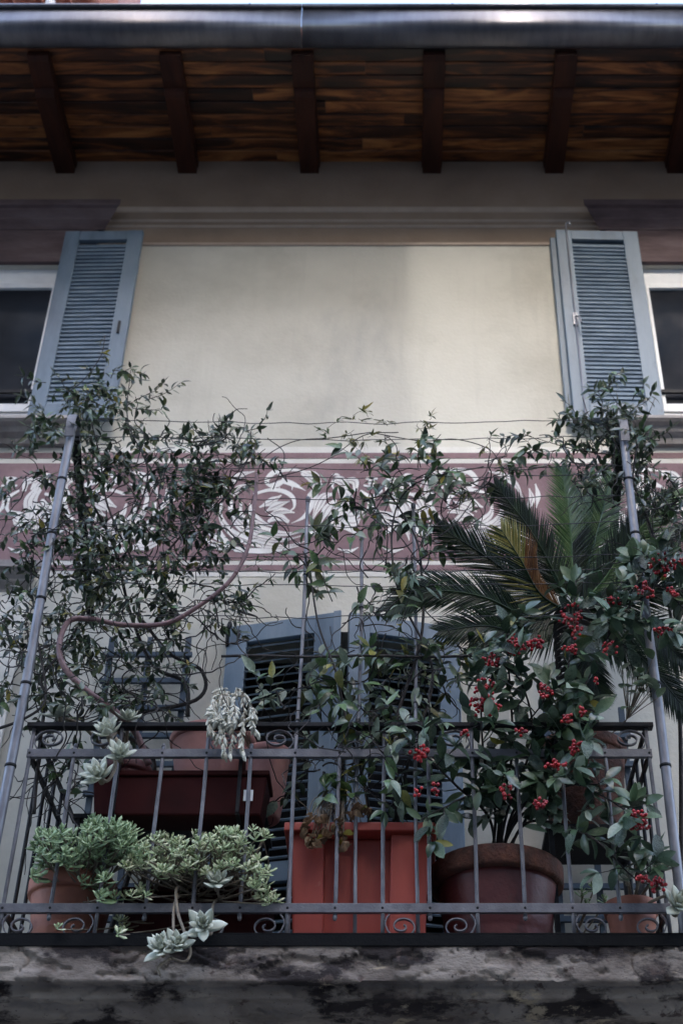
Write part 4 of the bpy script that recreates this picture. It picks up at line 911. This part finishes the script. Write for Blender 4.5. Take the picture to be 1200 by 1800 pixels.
for u, v, ru, rvv, n_ in cl:
    c = P(u, v, -1.10); mbx, sb = MB(), MB(); sc = 1/ppm(u,v,-1.10)
    for i in range(n_):
        while True:
            a, b, e = rn.uniform(-1,1), rn.uniform(-1,1), rn.uniform(-1,1)
            if a*a+b*b+e*e <= 1: break
        p = c + Vector((a*ru*sc, e*0.028, b*rvv*sc)); r = rn.uniform(0.0062,0.0088)
        mbx.add([p + x*r for x in IV], IF)
        sb.tube([p, p.lerp(c + Vector((0,0.03,-0.02)), 0.6)], 0.0009, 4)
    o = mbx.build('berry_cluster', M['berry'], bs, smooth=True); sb.build('stalks', M['palestem'], o)
# ------------------------------------------------------------------ rosettes
GH = [mesh_of('leaf', fat_leaf(0.055,0.030,0.010,'ghost',curl=c), M['ghost']) for c in (-0.35,-0.6,0.15)]
def ghost(root, u, v, Y, size, aim=(0,-0.8,0.45), n=17, seed=0):
    size *= 1.35; rn = random.Random(seed); c = P(u, v, Y); ax = Vector(aim).normalized(); fx = ax.orthogonal().normalized(); fy = ax.cross(fx)
    core = MB().tube([c-ax*0.03*size, c-ax*0.012*size, c+ax*0.004*size], [0.007*size,0.008*size,0.004*size], 8).build('rosette', M['palestem'], root, smooth=True)
    for i in range(n):
        t = i/(n-1); a = i*2.39996; open_ = lerp(1.30, 0.25, t); rad = fx*math.cos(a)+fy*math.sin(a)
        d = rad*math.sin(open_) + ax*math.cos(open_)
        link('leaf', GH[rn.randrange(3)], c + ax*lerp(-0.008,0.006,t)*size + rad*0.004, core, rot=frame(d, ax + rad*-0.01).to_quaternion(), scale=size*lerp(1.05,0.42,t)*rn.uniform(0.9,1.1))
gh = thing('ghost_plant', 'pale grey rosettes on woody stems draped over the left end of the top rail', 'succulent', (-1.24,-0.6,4.55), 'grey rosette succulents')
q = MB()
for pts in ([(-1.24,-0.62,4.56),g(215,1290,-0.85),g(195,1300,-1.0),g(203,1345,-1.02),g(190,1372,-1.02),g(178,1368,-1.03)],[(-1.24,-0.62,4.56),g(205,1300,-0.98),g(210,1318,-1.02)],[(-1.24,-0.62,4.56),g(225,1275,-0.85),g(226,1264,-0.93)],[(-1.24,-0.62,4.56),g(150,1280,-0.82),g(108,1260,-0.9)]):
    q.tube(catmull(pts,6),[0.0085,0.007],8)
q.build('stem', M['palestem'], gh, smooth=True)
for i,(u,v,Y,s_,am) in enumerate(((190,1285,-1.01,1.15,(-0.1,-0.75,0.5)),(212,1325,-1.035,1.05,(0.15,-0.85,0.35)),(173,1362,-1.04,1.25,(-0.2,-0.85,0.25)),(226,1262,-0.95,0.95,(0.1,-0.5,0.8)),(106,1254,-0.92,1.2,(-0.1,-0.6,0.7)))): ghost(gh,u,v,Y,s_,am,seed=i)
gt = thing('ghost_plant', 'pale grey rosettes hanging below the balcony edge in front of the sedum', 'succulent', (-0.8,-0.75,ZF+0.27), 'grey rosette succulents')
q = MB()
for pts in ([(-0.85,-0.78,ZF+0.26),g(312,1560,-0.95),g(312,1600,-1.02),g(325,1640,-1.06),g(335,1672,-1.08),g(325,1690,-1.09),g(300,1684,-1.09)],[(-0.85,-0.78,ZF+0.26),g(310,1580,-0.96),g(305,1640,-1.06),g(310,1668,-1.08)],[(-0.72,-0.78,ZF+0.26),g(375,1590,-0.97),g(372,1640,-1.05),g(360,1632,-1.07)],[(-0.72,-0.78,ZF+0.26),g(385,1575,-0.95),g(382,1555,-1.0)],[g(300,1684,-1.09),g(278,1700,-1.09),g(282,1715,-1.09)]):
    q.tube(catmull(pts,6),[0.0065,0.005],8)
q.build('stem', M['palestem'], gt, smooth=True)
for i,(u,v,Y,s_,am) in enumerate(((284,1668,-1.10,1.0,(-0.1,-0.85,0.3)),(312,1660,-1.10,1.0,(0.2,-0.85,0.2)),(357,1628,-1.08,1.15,(0.05,-0.95,0.15)),(382,1550,-1.02,1.05,(0.05,-0.8,0.5)),(285,1655,-1.07,0.8,(-0.3,-0.5,0.7)))): ghost(gt,u,v,Y,s_,am,seed=20+i)
gr = thing('ghost_plant', 'pale grey rosettes in the small terracotta pot at the right corner', 'succulent', (0.94,-0.80,ZF+0.19), 'grey rosette succulents')
q = MB()
for pts in ([(0.94,-0.80,ZF+0.19),g(1120,1555,-0.9),g(1122,1520,-0.94)],[(0.94,-0.80,ZF+0.19),g(1140,1555,-0.92),g(1155,1530,-0.93)],[(0.96,-0.80,ZF+0.19),g(1170,1575,-1.0),g(1190,1600,-1.03)],[(0.94,-0.8,ZF+0.19),g(1105,1555,-0.92),g(1100,1545,-0.95)]): q.tube(catmull(pts,6),[0.007,0.006],8)
q.build('stem', M['palestem'], gr, smooth=True)
for i,(u,v,Y,s_,am) in enumerate(((1120,1508,-0.96,1.2,(0,-0.6,0.75)),(1160,1525,-0.94,1.0,(0.3,-0.5,0.7)),(1192,1590,-1.05,1.35,(0.2,-0.75,0.4)),(1100,1543,-0.96,0.8,(-0.2,-0.6,0.7)))): ghost(gr,u,v,Y,s_,am,seed=40+i)
# ------------------------------------------------------------------ sedums
def rosette_mesh(mat, L, W, T, n, seed, elong=0.02):
    rn = random.Random(seed); mbx = MB()
    for i in range(n):
        t = i/(n-1); a = i*2.39996+rn.uniform(-0.1,0.1); op = lerp(1.5,0.45,t); rad = Vector((math.cos(a),math.sin(a),0))
        d = rad*math.sin(op)+Vector((0,0,1))*math.cos(op); fr_ = frame(d, Vector((0,0,1))+rad*-0.01); sc = lerp(1.0,0.38,t)*rn.uniform(0.85,1.12)
        vf = fat_leaf(L,W,T,'spoon',n=4,k=5,curl=-0.3)
        mbx.add([Vector((0,0,lerp(-elong,elong*0.4,t))) + fr_ @ (Vector(v)*sc) for v in vf[0]], vf[1])
    return mesh_of('rosette', (mbx.v, mbx.f), mat)
SG = [rosette_mesh(M['sedum'],0.046,0.029,0.008,10,i,0.02) for i in range(4)]
SP = [rosette_mesh(M['sedumpale'],0.035,0.020,0.006,10,i,0.013) for i in range(4)]
def sedum(root, base, ells, meshes, yr, seed, size, stems=True):
    rn = random.Random(seed); q = MB()
    for e in ells:
        for i in range(e[4]):
            p = pick(rn, e, *yr); aim = Vector((rn.gauss(0,0.35), -0.75, rn.gauss(0.6,0.3))).normalized()
            link('rosette', meshes[rn.randrange(4)], p, root, rot=Vector((0,0,1)).rotation_difference(aim), scale=size*rn.uniform(0.7,1.15))
            b = Vector(base) + Vector((rn.uniform(-1,1)*base[3], rn.uniform(-0.05,0.05), 0)) if len(base) > 3 else Vector(base)
            m1 = b.lerp(p,0.5) + Vector((0,0.02,-0.03)) + rv(rn,0.02)
            q.tube(catmull([b, m1, p-aim*0.02],5),[0.004,0.0028],5,cap=False)
    q.build('stems', M['palestem'], root, smooth=True)
class B4(tuple): pass
def V4(x,y,z,w): return [x,y,z,w]
def sed(name, lab, bx, by, bz, wdt, ells, meshes, yr, seed, size):
    ells = [(a,b,c,d,int(e*1.75+0.5) if e > 2 else e) for a,b,c,d,e in ells]
    t = thing(name, lab, 'succulent', (bx,by,bz), 'sedum cushions'); rn = random.Random(seed); q = MB()
    for e in ells:
        for i in range(e[4]):
            p = pick(rn, e, *yr); aim = Vector((rn.gauss(0,0.35), -0.7, rn.gauss(0.65,0.3))).normalized()
            link('rosette', meshes[rn.randrange(4)], p, t, rot=Vector((0,0,1)).rotation_difference(aim), scale=size*rn.uniform(0.7,1.15))
            b = Vector((bx+rn.uniform(-1,1)*wdt, by+rn.uniform(-0.06,0.06), bz)); m1 = b.lerp(p,0.55) + Vector((0,0.015,-0.02)) + rv(rn,0.02)
            q.tube(catmull([b, m1, p-aim*0.015],5),[0.0042,0.0028],5,cap=False)
    q.build('stems', M['palestem'], t, smooth=True); return t
sed('sedum', 'blue-green spoon-leaved sedum spilling over the orange terracotta pot', -1.33,-0.72,ZF+0.31,0.10,
    [(80,1490,30,30,9),(130,1490,45,35,20),(190,1480,45,35,20),(170,1450,25,14,7),(230,1480,30,30,12),(70,1530,14,12,3),(170,1545,25,20,6),(190,1580,16,14,3)], SG, (-1.05,-0.80), 5, 1.2)
sed('sedum', 'pale yellowish sedum with bare trailing stems covering the floor trough', -0.83,-0.72,ZF+0.27,0.26,
    [(240,1510,30,22,12),(290,1490,40,25,20),(340,1490,40,25,20),(390,1480,40,25,18),(420,1510,40,25,14),(450,1540,25,20,9),(470,1575,16,12,6),(300,1525,40,16,10),(350,1520,40,16,10),(265,1565,20,12,3),(225,1575,12,10,2),(213,1625,8,16,3),(155,1595,5,5,1),(105,1628,4,4,1),(225,1672,5,4,1),(255,1668,5,4,1),(430,1465,40,10,8)], SP, (-1.06,-0.84), 6, 1.2)
# ------------------------------------------------------------------ white trailing plant
wt = thing('white_trailer', 'felted white trailing plant spilling over the top rail', 'trailing plant', (-0.655,-0.66,4.60))
rn = random.Random(55); q = MB(); leaves = []
for i in range(13):
    u0 = rn.uniform(385,440); 
    u1 = rn.choice((372,385,392,400,408,415,425,435,445,452)) + rn.uniform(-5,5); v1 = {0:1270,1:1300,2:1325,3:1345}[rn.randrange(4)] if 380 < u1 < 440 else rn.uniform(1245,1290)
    pts = catmull([Vector((-0.655,-0.66,4.60)), P(lerp(u0,u1,0.4), 1222+rn.uniform(-12,8), -0.86), P(u1, 1240+rn.uniform(-5,12), -1.0), P(u1+rn.uniform(-6,6), (1240+v1)/2+10, -1.02), P(u1+rn.uniform(-8,8), v1, -1.02)], 7)
    q.tube(pts, 0.0018, 4)
    for k in range(7, len(pts)):
        for rep_ in range(1 + (k % 2)):
            d = (pts[k]-pts[k-1]).normalized(); s_ = d.cross(rv(rn)).normalized()
            leaves.append((pts[k], frame((d*0.6+s_*0.6+Vector((0,0,-0.7))).normalized(), Vector((0,-1,0.3))+rv(rn,0.4)), 0.042*rn.uniform(0.7,1.2), rn.randrange(3), 0))
q.build('stem', M['palestem'], wt, smooth=True)
wl = [fat_leaf(1.0,0.40,0.20,'ghost',4,5,c) for c in (-0.4,0.4,0.8)]
scatter(wt, leaves, wl, [M['white']])
# ------------------------------------------------------------------ withered plant in the square planter
wp = thing('withered_plant', 'withered plant with crumpled brown leaves hanging over the square red planter', 'plant', (-0.24,-0.75,ZF+0.535))
rn = random.Random(66); q = MB(); leaves = []
for i in range(30):
    u1, v1 = rn.uniform(528,645), rn.uniform(1430,1488)
    if u1 > 615: v1 = rn.uniform(1405,1432)
    b = Vector((-0.24+rn.uniform(-0.12,0.12),-0.78,ZF+0.535))
    pts = catmull([b, P(lerp(600,u1,0.6), 1405+rn.uniform(-10,14), -0.91), P(u1, v1, -0.935)], 6); q.tube(pts, 0.0019, 4)
    for k in range(3):
        leaves.append((pts[-1]+rv(rn,0.006), frame(Vector((rn.gauss(0,0.4),rn.gauss(-0.2,0.3),-0.9)), Vector((rn.gauss(0,1),-1,rn.gauss(0,0.5)))), 0.046*rn.uniform(0.6,1.2), rn.randrange(3), 0 if rn.random() < 0.93 else 2))
for i in range(16):
    b = Vector((-0.24+rn.uniform(-0.15,0.15),-0.78,ZF+0.535)); p = P(rn.uniform(520,660), rn.uniform(1350,1410), -0.9)
    q.tube(catmull([b,(b+p)/2+rv(rn,0.01),p],4),0.0022,4)
    for k in range(2): leaves.append((p, frame(Vector((rn.gauss(0,0.8),rn.gauss(-0.4,0.4),rn.gauss(0.1,0.5))), Vector((0,-0.4,1))+rv(rn,0.3)), 0.085*rn.uniform(0.7,1.1), 3+rn.randrange(2), rn.choice((1,1,1,2))))
q.build('stem', M['palestem'], wp, smooth=True)
dl = [leaf_data(1.0,0.7,0.9,c,5,'ell',wave=0.12) for c in (1.6,2.2,-1.8)] + [leaf_data(1.0,0.55,0.25,c,5,'ell') for c in (0.5,0.9)]
scatter(wp, leaves, dl, [M['dry'], M['vineleaf'], M['yellow']])
# ------------------------------------------------------------------ round-leaved plant by the right pipe
rl = thing('round_leaved_plant', 'cluster of round grey-green leaves beside the right pipe above the berries', 'plant', (0.95,-0.70,4.70))
rn = random.Random(77); q = MB(); leaves = []
for i in range(26):
    p = P(1118+rn.gauss(0,24), 1205+rn.gauss(0,18), -0.98+rn.uniform(-0.05,0.05)); b = P(1100,1265,-0.82)
    q.tube(catmull([Vector((0.95,-0.70,4.70)), b, p],5),0.002,4)
    leaves.append((p, frame(Vector((rn.gauss(0,0.7),-0.5,rn.gauss(0,0.5))), Vector((0,-0.5,1))+rv(rn,0.35)), 0.056*rn.uniform(0.7,1.2), rn.randrange(2), rn.choice((0,0,1))))
q.build('stem', M['palestem'], rl, smooth=True)
scatter(rl, leaves, [leaf_data(1.0,0.85,0.15,c,6,'ell') for c in (0.5,0.9)], [M['greyleaf'], M['freshleaf']])
# small succulent behind the right bars
rn = random.Random(88)
ss = thing('small_succulent', 'small green spiky succulent behind the bars right of the oxblood pot', 'succulent', (0.70,-0.50,ZF+0.11))
q = MB(); mbx = MB()
for u, v in ((1022,1570),(1060,1580),(1040,1560),(1030,1590),(1075,1590)):
    p = P(u, v, -0.72); q.tube(catmull([Vector((0.70,-0.50,ZF+0.11)), P(u,v+12,-0.62), p],4),0.004,5)
    link('rosette', SG[rn.randrange(4)], p, ss, rot=Vector((0,0,1)).rotation_difference(Vector((rn.gauss(0,0.3),-0.5,0.8)).normalized()), scale=1.0)
q.build('stem', M['palestem'], ss, smooth=True)
# ------------------------------------------------------------------ unseen building opposite, notched and darkened to shape light on the facade
opp = thing('unseen_shade_building', 'unseen building opposite, its notched roof and dark walls shaped to cut the light', 'building', (0, -16.5, 0))
YO = -16.5; XS = 0.064 + SUN_X*16.5
HB = [(-30, XS, 26.0), (4.5, 30, 26.0), (XS, 4.5, 6.85 + SUN_T*16.5)]
for x0, x1, h in HB:
    MB().box(x0 + (0.002 if x0 > 0 else 0), x1, YO-8, YO, 0, h).build('wall', M['opp'], opp)
    for f in range(int(h/3.2)):
        x = x0 + 1.0
        while x < x1-1.4:
            MB().box(x, x+1.0, YO+0.002, YO+0.04, 1.0+f*3.2, 2.6+f*3.2).build('window', M['shutter'], opp); x += 3.4
